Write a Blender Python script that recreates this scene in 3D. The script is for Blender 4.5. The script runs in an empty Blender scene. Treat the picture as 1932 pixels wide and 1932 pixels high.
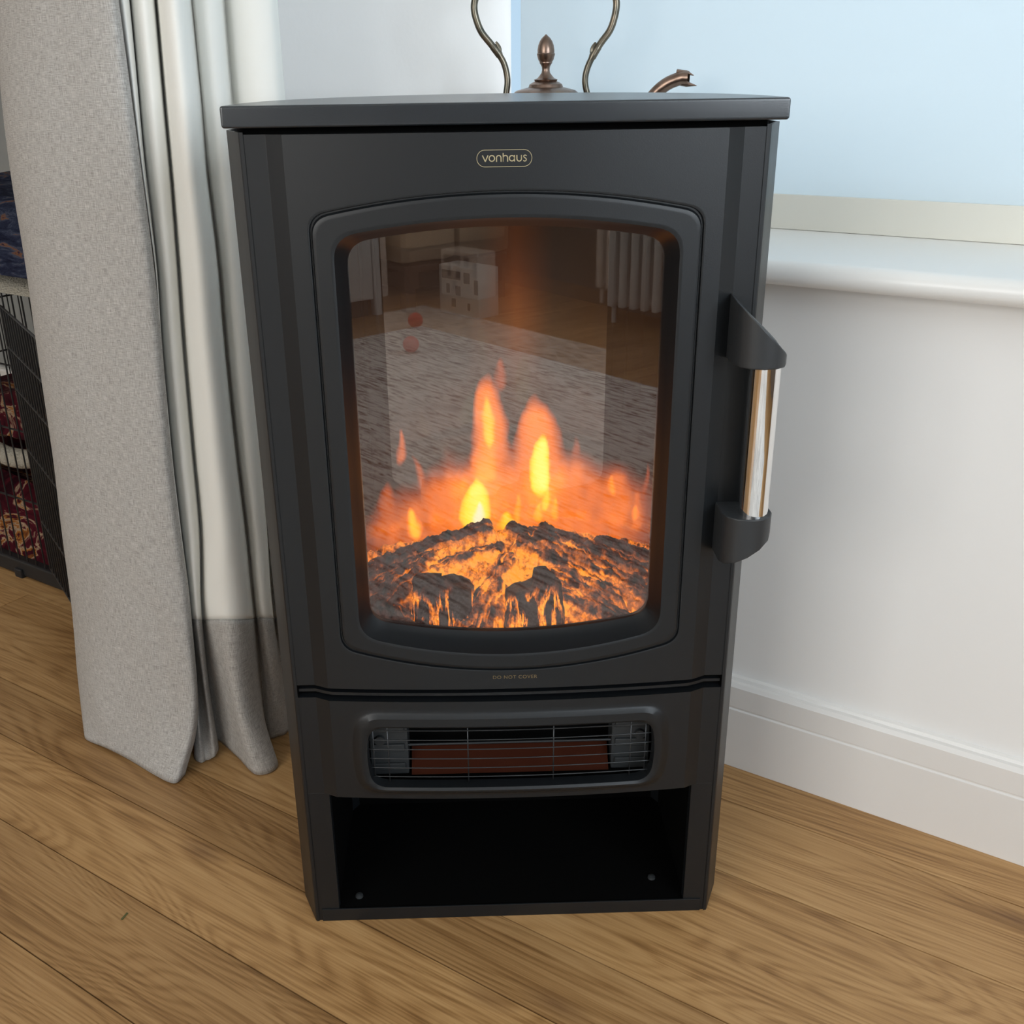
import bpy, bmesh, math, random
from mathutils import Vector, noise
random.seed(7)
S = bpy.context.scene
COL = S.collection
PI = math.pi

# ------------------------------------------------------------------ camera
cd_ = bpy.data.cameras.new('camera'); cam = bpy.data.objects.new('camera', cd_); COL.objects.link(cam)
F_PX, PITCH, YAW, ROLL = 1996.0, .3963, .0185, -.0152
cam.location = (-.0391, -1.0073, .96)
fw = Vector((math.sin(YAW)*math.cos(PITCH), math.cos(YAW)*math.cos(PITCH), -math.sin(PITCH)))
rt = Vector((math.cos(YAW), -math.sin(YAW), 0)); up = rt.cross(fw)
rt2 = rt*math.cos(ROLL) + up*math.sin(ROLL); up2 = -rt*math.sin(ROLL) + up*math.cos(ROLL)
from mathutils import Matrix
cam.rotation_euler = Matrix((rt2, up2, -fw)).transposed().to_euler()
cd_.sensor_width = 36; cd_.lens = 36*F_PX/1932
cd_.shift_x = 43.24/1932; cd_.shift_y = -1.3/1932
cd_.clip_start = .02
S.camera = cam
# ------------------------------------------------------------------ world, light, exposure
S.view_settings.view_transform = 'Standard'; S.view_settings.look = 'None'
S.view_settings.gamma = 1; S.view_settings.use_curve_mapping = False
S.view_settings.exposure = 0.0
TH = .9604
N = Vector((math.cos(TH), math.sin(TH), 0)); D = Vector((-math.sin(TH), math.cos(TH), 0))   # window wall: across and along
def uv(u, v, z=0): return D*u + N*v + Vector((0, 0, z))
w = bpy.data.worlds.new('world'); S.world = w; w.use_nodes = True
w.node_tree.nodes['Background'].inputs[0].default_value = (.55, .76, .95, 1)
w.node_tree.nodes['Background'].inputs[1].default_value = 1.0
def area(name, loc, aim, sx, sy, power, colr):
    l = bpy.data.lights.new(name, 'AREA'); l.shape = 'RECTANGLE'; l.size = sx; l.size_y = sy
    l.energy = power; l.color = colr
    o = bpy.data.objects.new(name, l); COL.objects.link(o); o.location = loc
    o.rotation_euler = Vector(aim).to_track_quat('-Z', 'Y').to_euler()
    return o
area('daylight_blind_window', uv(-.75, .95, 1.55), -N, 2.3, 1.6, 29, (.88, .94, 1))
area('daylight_rear_window', uv(.2, -3.72, 1.55), N, 2.2, 1.3, 66, (1, .96, .90))
area('daylight_side_window', uv(-2.80, -1.25, 1.50), D, 1.8, 1.3, 80, (.84, .92, .99))

# ------------------------------------------------------------------ helpers
def tag(o, label, cat, group=None, kind=None):
    o['label'] = label; o['category'] = cat
    if group: o['group'] = group
    if kind: o['kind'] = kind
    return o
def obj(name, bm, m, parent=None, smooth=True, angle=35, wn=False):
    me = bpy.data.meshes.new(name)
    if isinstance(bm, bmesh.types.BMesh):
        bm.to_mesh(me); bm.free()
    else:
        me.from_pydata(*bm)
    o = bpy.data.objects.new(name, me); COL.objects.link(o)
    for mm in (m if isinstance(m, (list, tuple)) else [m]): me.materials.append(mm)
    if parent: o.parent = parent
    if smooth:
        me.shade_smooth()
        try: me.set_sharp_from_angle(angle=math.radians(angle))
        except Exception: pass
    if wn:
        w_ = o.modifiers.new('weighted', 'WEIGHTED_NORMAL'); w_.keep_sharp = True
    return o
def empty(name, loc=(0, 0, 0)):
    o = bpy.data.objects.new(name, None); COL.objects.link(o); o.location = loc; o.empty_display_size = .1
    return o
def struct(name, bm, m, parent=None, smooth=False):
    o = obj(name, bm, m, parent, smooth)
    if not parent: o['kind'] = 'structure'
    return o
def child_at(o, parent):            # keep world coordinates under a parent that stands elsewhere
    o.parent = parent; o.matrix_parent_inverse = Matrix.Translation(-Vector(parent.location)); return o
def box(bm, a, b, frame=None, bev=0):
    """axis box between corners a and b; frame maps (x,y,z)->Vector"""
    f = frame or (lambda x, y, z: Vector((x, y, z)))
    vs = [bm.verts.new(f(x, y, z)) for z in (a[2], b[2]) for y in (a[1], b[1]) for x in (a[0], b[0])]
    q = [(0, 2, 3, 1), (4, 5, 7, 6), (0, 1, 5, 4), (2, 6, 7, 3), (0, 4, 6, 2), (1, 3, 7, 5)]
    fs = [bm.faces.new([vs[i] for i in r]) for r in q]
    if bev:
        es = list({e for fc in fs for e in fc.edges})
        bmesh.ops.bevel(bm, geom=es, offset=bev, segments=2, profile=.6, affect='EDGES')
    return bm
def fixn(bm): bmesh.ops.recalc_face_normals(bm, faces=bm.faces); return bm
def newbox(a, b, frame=None, bev=0): return fixn(box(bmesh.new(), a, b, frame, bev))
def tube(bm, pts, r, seg=10, cap=True, flat=1.0):
    pts = [Vector(p) for p in pts]; rs = r if isinstance(r, (list, tuple)) else [r]*len(pts)
    rings = []; ref = None
    for i, p in enumerate(pts):
        t = (pts[min(i+1, len(pts)-1)] - pts[max(i-1, 0)]).normalized()
        if ref is None: ref = Vector((0, 0, 1)) if abs(t.z) < .9 else Vector((0, 1, 0))
        a = (ref - t*ref.dot(t)).normalized(); b = t.cross(a); ref = a
        rings.append([bm.verts.new(p + (a*math.cos(k*2*PI/seg)*flat + b*math.sin(k*2*PI/seg))*rs[i]) for k in range(seg)])
    for A, B in zip(rings, rings[1:]):
        for k in range(seg): bm.faces.new((A[k], A[(k+1) % seg], B[(k+1) % seg], B[k]))
    if cap: bm.faces.new(rings[0][::-1]); bm.faces.new(rings[-1])
    return bm
def lathe(bm, prof, c=(0, 0, 0), seg=40):
    c = Vector(c); rings = []
    for r, z in prof:
        rings.append([bm.verts.new(c + Vector((r*math.cos(k*2*PI/seg), r*math.sin(k*2*PI/seg), z))) for k in range(seg)])
    for A, B in zip(rings, rings[1:]):
        for k in range(seg): bm.faces.new((A[k], A[(k+1) % seg], B[(k+1) % seg], B[k]))
    bm.faces.new(rings[0][::-1]); bm.faces.new(rings[-1])
    return bm
def prism(bm, poly, z0, z1, f=None):
    f = f or (lambda x, y, z: Vector((x, y, z)))
    A = [bm.verts.new(f(x, y, z0)) for x, y in poly]; B = [bm.verts.new(f(x, y, z1)) for x, y in poly]
    n = len(poly)
    bm.faces.new(A[::-1]); bm.faces.new(B)
    for i in range(n): bm.faces.new((A[i], A[(i+1) % n], B[(i+1) % n], B[i]))
    return bm
def cat(P, t):                      # Catmull-Rom through list of Vectors, t in [0,len-1]
    i = max(0, min(int(t), len(P)-2)); f = t - i
    p0 = P[i-1] if i > 0 else P[i]*2 - P[i+1]; p1 = P[i]; p2 = P[i+1]; p3 = P[i+2] if i+2 < len(P) else P[i+1]*2 - P[i]
    return .5*((2*p1) + (p2-p0)*f + (2*p0-5*p1+4*p2-p3)*f*f + (3*p1-p0-3*p2+p3)*f*f*f)
def smoothpath(pts, n=8):
    P = [Vector(p) for p in pts]
    return [cat(P, k/n) for k in range((len(P)-1)*n+1)]

# ------------------------------------------------------------------ materials
def mat(name, col=(.8, .8, .8), rough=.5, metal=0, spec=.5, build=None):
    m = bpy.data.materials.new(name); m.use_nodes = True; nt = m.node_tree
    b = nt.nodes['Principled BSDF']
    b.inputs['Base Color'].default_value = (*col, 1); b.inputs['Roughness'].default_value = rough
    b.inputs['Metallic'].default_value = metal; b.inputs['Specular IOR Level'].default_value = spec
    if build: build(nt, b)
    return m
def nd(nt, t, **kw):
    n = nt.nodes.new(t)
    for k, v in kw.items():
        if k in n.inputs: n.inputs[k].default_value = v
        else: setattr(n, k, v)
    return n
def texco(nt, which='Object', scale=(1, 1, 1)):
    t = nd(nt, 'ShaderNodeTexCoord'); m = nd(nt, 'ShaderNodeMapping'); m.inputs['Scale'].default_value = scale
    nt.links.new(t.outputs[which], m.inputs['Vector']); return m.outputs['Vector']
def tnoise(nt, vec, scale, detail=3, rough=.5, dist=0):
    n = nd(nt, 'ShaderNodeTexNoise'); n.inputs['Scale'].default_value = scale; n.inputs['Detail'].default_value = detail
    n.inputs['Roughness'].default_value = rough; n.inputs['Distortion'].default_value = dist
    nt.links.new(vec, n.inputs['Vector']); return n.outputs['Fac']
def ramp(nt, fac, stops):
    r = nd(nt, 'ShaderNodeValToRGB'); e = r.color_ramp.elements
    while len(e) < len(stops): e.new(.5)
    for i, (p, c) in enumerate(stops): e[i].position = p; e[i].color = (*c, 1) if len(c) == 3 else c
    nt.links.new(fac, r.inputs['Fac']); return r.outputs['Color']
def math_(nt, op, a, b=None, c=None):
    n = nd(nt, 'ShaderNodeMath', operation=op)
    for i, x in enumerate((a, b, c)):
        if x is None: continue
        if isinstance(x, (int, float)): n.inputs[i].default_value = x
        else: nt.links.new(x, n.inputs[i])
    return n.outputs[0]
def mixc(nt, fac, a, b, mode='MIX'):
    n = nd(nt, 'ShaderNodeMix', data_type='RGBA', blend_type=mode)
    if isinstance(fac, (int, float)): n.inputs['Factor'].default_value = fac
    else: nt.links.new(fac, n.inputs['Factor'])
    for k, x in ((6, a), (7, b)):
        if isinstance(x, tuple): n.inputs[k].default_value = (*x, 1)
        else: nt.links.new(x, n.inputs[k])
    return n.outputs[2]
def bump(nt, b, h, strength=.3, dist=.001):
    n = nd(nt, 'ShaderNodeBump'); n.inputs['Strength'].default_value = strength; n.inputs['Distance'].default_value = dist
    nt.links.new(h, n.inputs['Height']); nt.links.new(n.outputs[0], b.inputs['Normal'])

def b_paint(nt, b):
    v = texco(nt); bump(nt, b, tnoise(nt, v, 90, 3), .12, .002)
def b_metal(nt, b):
    v = texco(nt); bump(nt, b, tnoise(nt, v, 900, 2), .12, .0004)
M = {}
M['wall'] = mat('white_wall_paint', (.86, .85, .83), .75, build=b_paint)
M['wall_far'] = mat('dimmed_grey_wall', (.30, .31, .30), .8, build=b_paint)  # dimness beyond the opening is put into this grey
M['wall_dark'] = mat('taupe_reflection_wall', (.17, .135, .11), .8, build=b_paint)  # unseen walls, made-up dark tone to deepen reflections in chrome, stove and glass
M['ceiling'] = mat('ceiling_paint', (.85, .85, .84), .9)
M['trim'] = mat('satin_white_paint', (.80, .78, .75), .38, build=b_paint)
M['sill'] = mat('painted_sill', (.84, .83, .80), .3)
M['iron'] = mat('charcoal_powder_coat', (.0055, .0068, .0082), .42, spec=.45, build=b_metal)
M['iron_top'] = mat('charcoal_top_plate', (.016, .020, .024), .27, spec=.75, build=b_metal)
M['iron_matte'] = mat('black_matt_liner', (.0025, .0025, .0025), 1, spec=.03)
M['plastic'] = mat('dark_handle_plastic', (.022, .024, .026), .42, spec=.5, build=b_metal)
M['chrome'] = mat('chrome', (.82, .82, .82), .04, 1)
M['wire'] = mat('grille_wire', (.05, .053, .056), .35, .6)
M['gold'] = mat('pale_gold_print', (.42, .35, .20), .5)
M['gold_dim'] = mat('dull_gold_print', (.17, .12, .055), .5)
M['blackwire'] = mat('black_coated_wire', (.012, .012, .013), .4)
M['tray'] = mat('black_plastic_tray', (.012, .012, .013), .55)
M['reflection_tint'] = mat('reflector_plate', (.034, .0065, .0015), .7, 0, spec=.08)  # reddish reflection inside the heater, painted as base colour
M['heater_side'] = mat('heater_bracket_metal', (.035, .038, .04), .5, .3)
M['radiator'] = mat('radiator_enamel', (.8, .8, .78), .3)
M['ball'] = mat('red_plastic', (.75, .05, .05), .3)
M['toy'] = mat('white_toy_plastic', (.75, .72, .68), .5)
M['toy_dark'] = mat('dark_toy_opening', (.06, .05, .04), .7)
M['wood_leg'] = mat('dark_wood_leg', (.09, .04, .02), .5)
M['copper'] = mat('aged_copper', (.27, .17, .12), .33, 1, build=lambda nt, b: (
    nt.links.new(ramp(nt, tnoise(nt, texco(nt), 45, 4), [(.3, (.16, .11, .085)), (.55, (.27, .19, .15)), (.75, (.33, .22, .15))]), b.inputs['Base Color']),
    bump(nt, b, tnoise(nt, texco(nt), 160, 3), .25, .001)))
M['brass'] = mat('aged_brass', (.26, .22, .14), .33, 1, build=lambda nt, b: (
    nt.links.new(ramp(nt, tnoise(nt, texco(nt), 60, 4), [(.3, (.09, .09, .075)), (.6, (.19, .165, .125)), (.8, (.26, .19, .13))]), b.inputs['Base Color'])))

def fabric(name, cols, sc, amp):
    def bd(nt, b):
        a = tnoise(nt, texco(nt, 'UV', (sc, sc*.06, 1)), 1, 3, .7); c = tnoise(nt, texco(nt, 'UV', (sc*.06, sc, 1)), 1, 3, .7)
        m = math_(nt, 'MULTIPLY', math_(nt, 'ADD', a, c), .5)
        nt.links.new(ramp(nt, m, [(.38, cols[0]), (.5, cols[1]), (.62, cols[2])]), b.inputs['Base Color'])
        bump(nt, b, m, amp, .001)
    return mat(name, cols[1], .85, spec=.15, build=bd)
M['face'] = fabric('grey_linen_weave', ((.245, .232, .215), (.41, .392, .368), (.57, .55, .52)), 1300, .3)
M['lining'] = mat('cream_lining', (.84, .83, .78), .7, spec=.2, build=lambda nt, b: bump(nt, b, tnoise(nt, texco(nt, 'UV'), 1500, 2), .1, .0005))
M['sofa'] = fabric('beige_upholstery', ((.4, .3, .2), (.5, .38, .26), (.58, .45, .32)), 300, .2)
def b_rug(nt, b):
    a = tnoise(nt, texco(nt, 'Object', (12, 90, 1)), 1, 6, .75, .6); g = tnoise(nt, texco(nt, 'Object', (2.2, 2.2, 1)), 1, 3)
    x = math_(nt, 'ADD', a, math_(nt, 'MULTIPLY', math_(nt, 'SUBTRACT', g, .5), .22))
    nt.links.new(ramp(nt, x, [(.38, (.12, .10, .10)), (.445, (.42, .39, .37)), (.51, (.80, .77, .73)), (1, (.88, .85, .80))]), b.inputs['Base Color'])
    bump(nt, b, tnoise(nt, texco(nt), 400, 2), .5, .004)
M['rug'] = mat('pale_streaked_pile', (.8, .77, .73), .95, spec=.05, build=b_rug)
def b_floor(nt, b):
    at = nd(nt, 'ShaderNodeAttribute', attribute_name='rnd'); uvn = nd(nt, 'ShaderNodeUVMap')
    sep = nd(nt, 'ShaderNodeSeparateXYZ'); nt.links.new(uvn.outputs[0], sep.inputs[0])
    sc = nd(nt, 'ShaderNodeSeparateColor'); nt.links.new(at.outputs['Color'], sc.inputs[0])
    r1, r2 = sc.outputs[0], sc.outputs[1]
    def vec(su, sv):
        c = nd(nt, 'ShaderNodeCombineXYZ')
        nt.links.new(math_(nt, 'MULTIPLY', sep.outputs[0], su), c.inputs[0]); nt.links.new(math_(nt, 'MULTIPLY', sep.outputs[1], sv), c.inputs[1])
        nt.links.new(math_(nt, 'MULTIPLY', r1, 37.0), c.inputs[2]); return c.outputs[0]
    h = tnoise(nt, vec(1.15, 6.5), 1, 2.0, .4, .25)                       # cathedral figure
    ring = math_(nt, 'SINE', math_(nt, 'MULTIPLY', h, 230.0))
    ring = math_(nt, 'POWER', math_(nt, 'MULTIPLY', math_(nt, 'ADD', ring, 1.0), .5), 1.6)
    fine = tnoise(nt, vec(7, 330), 1, 3, .6)                              # straight pores
    lines = tnoise(nt, vec(1.3, 95), 1, 3, .55)
    broad = tnoise(nt, vec(2.2, 12), 1, 4, .55)
    k = math_(nt, 'SUBTRACT', math_(nt, 'ADD', math_(nt, 'MULTIPLY', lines, .30), math_(nt, 'ADD', math_(nt, 'MULTIPLY', fine, .40), math_(nt, 'MULTIPLY', broad, .36))), math_(nt, 'MULTIPLY', ring, .075))
    colr = ramp(nt, k, [(.30, (.19, .095, .034)), (.42, (.315, .170, .064)), (.52, (.435, .252, .104)), (.66, (.54, .335, .152))])
    tone = mixc(nt, r2, (.80, .77, .73), (1.12, 1.10, 1.05))
    colr = mixc(nt, 1.0, colr, tone, 'MULTIPLY')
    vo = nd(nt, 'ShaderNodeTexVoronoi'); vo.inputs['Scale'].default_value = 1; nt.links.new(vec(2.6, 7.5), vo.inputs['Vector'])
    kn = ramp(nt, vo.outputs['Distance'], [(0, (1, 1, 1)), (.05, (.6, .6, .6)), (.13, (0, 0, 0))])
    colr = mixc(nt, math_(nt, 'MULTIPLY', kn, .6), colr, (.12, .055, .025))
    nt.links.new(colr, b.inputs['Base Color'])
    bump(nt, b, k, .18, .0012)
M['floor'] = mat('oak_laminate', (.33, .19, .08), .42, spec=.4, build=b_floor)
M['seam'] = mat('dark_board_joint', (.05, .025, .012), .8)
def b_glow(nt, b):
    at = nd(nt, 'ShaderNodeAttribute', attribute_name='glow')
    sc = nd(nt, 'ShaderNodeSeparateColor'); nt.links.new(at.outputs['Color'], sc.inputs[0]); g = sc.outputs[0]
    n1 = tnoise(nt, texco(nt, 'Object'), 230, 5, .72)
    g2 = math_(nt, 'MULTIPLY', g, math_(nt, 'ADD', math_(nt, 'MULTIPLY', n1, 2.5), -.26))
    nt.links.new(ramp(nt, g2, [(0, (0, 0, 0)), (.18, (.055, .008, .0008)), (.42, (.40, .085, .003)), (.75, (.92, .23, .006)), (1, (1, .36, .018))]), b.inputs['Emission Color'])
    b.inputs['Emission Strength'].default_value = 1.3
    nt.links.new(ramp(nt, n1, [(.35, (.012, .010, .010)), (.6, (.05, .04, .037)), (.8, (.13, .11, .10))]), b.inputs['Base Color'])
    bump(nt, b, n1, .6, .002)
def b_stump(nt, b):
    at = nd(nt, 'ShaderNodeAttribute', attribute_name='glow')
    sc = nd(nt, 'ShaderNodeSeparateColor'); nt.links.new(at.outputs['Color'], sc.inputs[0]); g = sc.outputs[0]
    c = tnoise(nt, texco(nt, 'Object', (52, 40, 8)), 1, 5, .58, .35); n1 = tnoise(nt, texco(nt, 'Object'), 330, 4, .7)
    crack = ramp(nt, c, [(.445, (0, 0, 0)), (.49, (1, 1, 1)), (.515, (1, 1, 1)), (.56, (0, 0, 0))])
    e = math_(nt, 'MULTIPLY', math_(nt, 'MULTIPLY', crack, g), math_(nt, 'ADD', math_(nt, 'MULTIPLY', n1, 1.5), .1))
    e = math_(nt, 'ADD', e, .03)
    nt.links.new(ramp(nt, e, [(0, (0, 0, 0)), (.18, (.055, .008, .0008)), (.42, (.36, .075, .003)), (.70, (.9, .24, .008)), (1, (1, .45, .03))]), b.inputs['Emission Color'])
    b.inputs['Emission Strength'].default_value = 1.5
    nt.links.new(ramp(nt, n1, [(.35, (.010, .008, .008)), (.6, (.04, .032, .030)), (.78, (.16, .13, .12))]), b.inputs['Base Color'])
    bump(nt, b, math_(nt, 'ADD', math_(nt, 'MULTIPLY', c, 1.6), n1), 1.0, .004)
M['stump'] = mat('charred_log_resin', (.03, .025, .025), .55, build=b_stump)
M['ember'] = mat('glowing_charred_resin', (.04, .03, .03), .55, build=b_glow)
def b_flame(nt, b):
    nt.nodes.remove(b); out = nt.nodes['Material Output']
    at = nd(nt, 'ShaderNodeAttribute', attribute_name='screen_light')
    e = nd(nt, 'ShaderNodeEmission'); nt.links.new(at.outputs['Color'], e.inputs[0]); e.inputs[1].default_value = 1.0
    d = nd(nt, 'ShaderNodeBsdfPrincipled'); d.inputs['Base Color'].default_value = (.03, .022, .018, 1); d.inputs['Roughness'].default_value = .6
    g = nd(nt, 'ShaderNodeBsdfGlossy'); g.inputs['Roughness'].default_value = .015; g.inputs['Color'].default_value = (1, .93, .9, 1)
    mx = nd(nt, 'ShaderNodeMixShader'); mx.inputs[0].default_value = .17
    nt.links.new(d.outputs[0], mx.inputs[1]); nt.links.new(g.outputs[0], mx.inputs[2])
    ad = nd(nt, 'ShaderNodeAddShader'); nt.links.new(mx.outputs[0], ad.inputs[0]); nt.links.new(e.outputs[0], ad.inputs[1])
    nt.links.new(ad.outputs[0], out.inputs[0])
M['flame'] = mat('flame_effect_screen', build=b_flame)
def b_glass(nt, b):
    nt.nodes.remove(b); out = nt.nodes['Material Output']
    t = nd(nt, 'ShaderNodeBsdfTransparent'); t.inputs[0].default_value = (.93, .91, .89, 1)
    g = nd(nt, 'ShaderNodeBsdfGlossy'); g.inputs['Roughness'].default_value = 0.0
    mx = nd(nt, 'ShaderNodeMixShader'); mx.inputs[0].default_value = .066
    nt.links.new(t.outputs[0], mx.inputs[1]); nt.links.new(g.outputs[0], mx.inputs[2]); nt.links.new(mx.outputs[0], out.inputs[0])
M['glass'] = mat('coated_door_glass', build=b_glass)
def b_pane(nt, b):
    nt.nodes.remove(b); out = nt.nodes['Material Output']
    t = nd(nt, 'ShaderNodeBsdfTransparent'); g = nd(nt, 'ShaderNodeBsdfGlossy'); g.inputs['Roughness'].default_value = 0.0
    mx = nd(nt, 'ShaderNodeMixShader'); mx.inputs[0].default_value = .05
    nt.links.new(t.outputs[0], mx.inputs[1]); nt.links.new(g.outputs[0], mx.inputs[2]); nt.links.new(mx.outputs[0], out.inputs[0])
M['pane'] = mat('window_glass', build=b_pane)
def b_blind(nt, b):
    nt.nodes.remove(b); out = nt.nodes['Material Output']
    t = nd(nt, 'ShaderNodeBsdfTranslucent'); t.inputs[0].default_value = (.66, .73, .76, 1)
    g = nd(nt, 'ShaderNodeBsdfDiffuse'); g.inputs[0].default_value = (.78, .8, .8, 1)
    mx = nd(nt, 'ShaderNodeMixShader'); mx.inputs[0].default_value = .45
    nt.links.new(t.outputs[0], mx.inputs[1]); nt.links.new(g.outputs[0], mx.inputs[2]); nt.links.new(mx.outputs[0], out.inputs[0])
M['blind'] = mat('translucent_blind_cloth', build=b_blind)
M['blindbar'] = mat('cream_blind_bar', (.76, .74, .66), .5)
M['navy'] = mat('navy_marled_blanket', (.02, .02, .04), .9, spec=.1, build=lambda nt, b: (
    nt.links.new(ramp(nt, tnoise(nt, texco(nt, 'Object', (3, 3, 14)), 5, 5, .7, .8), [(.35, (.006, .007, .02)), (.5, (.02, .025, .05)), (.58, (.05, .06, .09)), (.64, (.16, .07, .03)), (.7, (.01, .01, .035))]), b.inputs['Base Color']),
    bump(nt, b, tnoise(nt, texco(nt), 120, 3), .5, .004)))
M['fleece'] = mat('cream_fleece', (.50, .46, .38), .95, spec=.05, build=lambda nt, b: bump(nt, b, tnoise(nt, texco(nt), 260, 4), 1, .008))
M['maroon'] = mat('maroon_patterned_cotton', (.12, .01, .02), .85, spec=.1, build=lambda nt, b: (
    nt.links.new(ramp(nt, tnoise(nt, texco(nt, 'Object', (1, 1, 1.6)), 11, 4, .6, 1.2), [(.40, (.02, .002, .005)), (.54, (.075, .006, .012)), (.585, (.36, .26, .17)), (.61, (.30, .11, .02)), (.66, (.045, .004, .01))]), b.inputs['Base Color'])))

# ================================================================== THE ROOM
ufr = lambda x, y, z: uv(x, y, z)
Z0, ZC = 0.0, 2.42
# floor: boards run along the window wall
def build_floor():
    lines = [-.49+.0, -.36, -.2333, -.109, -.008, .211, .350]
    while lines[0] > -3.9: lines.insert(0, lines[0]-.126)
    while lines[-1] < 1.0: lines.append(lines[-1]+.126)
    bm = bmesh.new(); uvl = bm.loops.layers.uv.new('UVMap'); cl = bm.loops.layers.color.new('rnd')
    rnd = random.Random(11); gap = .0009
    for a, b in zip(lines, lines[1:]):
        u = -.75 - rnd.random()*.5 - 2.2
        while u < 3.0:
            L = 2.2
            r = (rnd.random(), rnd.random(), rnd.random(), 1)
            c = [(u+gap, a+gap), (u+L-gap, a+gap), (u+L-gap, b-gap), (u+gap, b-gap)]
            top = [bm.verts.new(uv(x, y, 0)) for x, y in c]; bot = [bm.verts.new(uv(x, y, -.008)) for x, y in c]
            fs = [bm.faces.new(top)] + [bm.faces.new((bot[i], bot[(i+1) % 4], top[(i+1) % 4], top[i])) for i in range(4)]
            for f in fs:
                for l in f.loops:
                    p = l.vert.co; l[uvl].uv = (p.dot(D)-u, p.dot(N)-a); l[cl] = r
            u += L
    base = len(bm.faces)
    box(bm, (-2.7, -3.9, -.05), (3.0, 1.1, -.004), ufr)
    bm.faces.ensure_lookup_table()
    for f in bm.faces[base:]: f.material_index = 1
    fixn(bm)
    return bm
struct('floor', build_floor(), [M['floor'], M['seam']])
struct('ceiling', newbox((-2.7, -3.9, ZC), (3.1, 1.2, ZC+.05), ufr), M['ceiling'])
# window wall to the right
bm = bmesh.new()
box(bm, (-2.50, .447, 0), (.62, .78, .716), ufr); box(bm, (-2.50, .447, 2.2), (.62, .78, ZC), ufr)
box(bm, (-2.50, .447, .716), (-1.95, .78, 2.2), ufr)
struct('wall_right', fixn(bm), M['wall'])
PA0, PA1 = uv(.411, .655), Vector((-.52, .57, 0))
da = (PA1-PA0).normalized(); na = Vector((-da.y, da.x, 0)); na = na if na.y > 0 else -na
lenA = (PA1-PA0).length
afr = lambda x, y, z: PA0 + da*x + na*y + Vector((0, 0, z))
struct('wall_left', newbox((0, 0, 0), (lenA, .035, ZC), afr), M['wall'])
a_v, a_u = PA1.dot(N), PA1.dot(D)
struct('wall_return', newbox((a_u-.06, a_v+.06, 0), (a_u-.005, .95, ZC), ufr), M['wall'])
struct('wall_back', newbox((a_u-.005, .95, 0), (3.0, 1.07, ZC), ufr), M['wall_far'])
struct('wall_far_left', newbox((2.9, -3.7, 0), (3.0, .95, ZC), ufr), M['wall'])
bm = bmesh.new()                                    # wall behind the camera with its window opening
for a, b in (((-2.62, -3.7, 0), (3.0, -3.6, .85)), ((-2.62, -3.7, 2.2), (3.0, -3.6, ZC)), ((-2.62, -3.7, .85), (-.9, -3.6, 2.2)), ((1.3, -3.7, .85), (3.0, -3.6, 2.2))):
    box(bm, a, b, ufr)
struct('wall_rear', fixn(bm), M['wall_dark'])
bm = bmesh.new()
for a, b in (((-2.62, -3.6, 0), (-2.50, .447, .85)), ((-2.62, -3.6, 2.15), (-2.50, .447, ZC)), ((-2.62, -3.6, .85), (-2.50, -2.2, 2.15)), ((-2.62, -.3, .85), (-2.50, .447, 2.15))):
    box(bm, a, b, ufr)
struct('wall_near_right', fixn(bm), M['wall_dark'])
# sill with a rounded nose
bm = bmesh.new(); hh = .0148; zc_ = .733
prof = [(.70, zc_-hh), (.395, zc_-hh)] + [(.3948 - hh*math.sin(k*PI/12), zc_ - hh*math.cos(k*PI/12)) for k in range(1, 12)] + [(.395, zc_+hh), (.70, zc_+hh)]
sec = lambda u_: [bm.verts.new(uv(u_ if not callable(u_) else u_(v), v, z)) for v, z in prof]
A = sec(-2.50); B = sec(lambda v: .604 - (v-.38)*.7087)
for i in range(len(prof)): bm.faces.new((A[i], A[(i+1) % len(prof)], B[(i+1) % len(prof)], B[i]))
bm.faces.new(A[::-1]); bm.faces.new(B)
o = struct('trim_1', fixn(bm), M['sill'], smooth=True); o['label'] = 'white painted window sill with rounded nose'
# skirting along the window wall, stepped top band
def skirting(bm, u0, u1, vface, sgn, fr, h=.139):
    pr = [(vface, 0), (vface, .0965), (vface+.0022, .0982), (vface+.0022, .1002), (vface+.0005, .1018), (vface+.0008, .1335), (vface+.005, h), (vface+.0185, h+.001), (vface+.0185, 0)]
    A = [bm.verts.new(fr(u0, v, z)) for v, z in pr]; B = [bm.verts.new(fr(u1, v, z)) for v, z in pr]
    for i in range(len(pr)): bm.faces.new((A[i], A[(i+1) % len(pr)], B[(i+1) % len(pr)], B[i]))
    bm.faces.new(A[::-1]); bm.faces.new(B); return fixn(bm)
struct('baseboard_right', skirting(bmesh.new(), -2.50, .575, .4288, 1, ufr), M['trim'])
# painted caulk bead above the skirting, slightly uneven
bm = bmesh.new(); pts = []
for k in range(90):
    u = .55 - k*.022; pts.append(uv(u, .4455,   .1395 + .0012*noise.noise(Vector((u*9, 0, 0)))))
tube(bm, pts, [.0058+.0012*noise.noise(Vector((k*.31, 3, 0))) for k in range(90)], 8)
struct('trim_2', fixn(bm), M['trim'], smooth=True)
struct('baseboard_left', skirting(bmesh.new(), .1, lenA, -.0185, 1, lambda x, y, z: afr(x, y, z)), M['trim'])
struct('baseboard_back', skirting(bmesh.new(), a_u, 2.9, .9315, 1, ufr), M['trim'])
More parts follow.
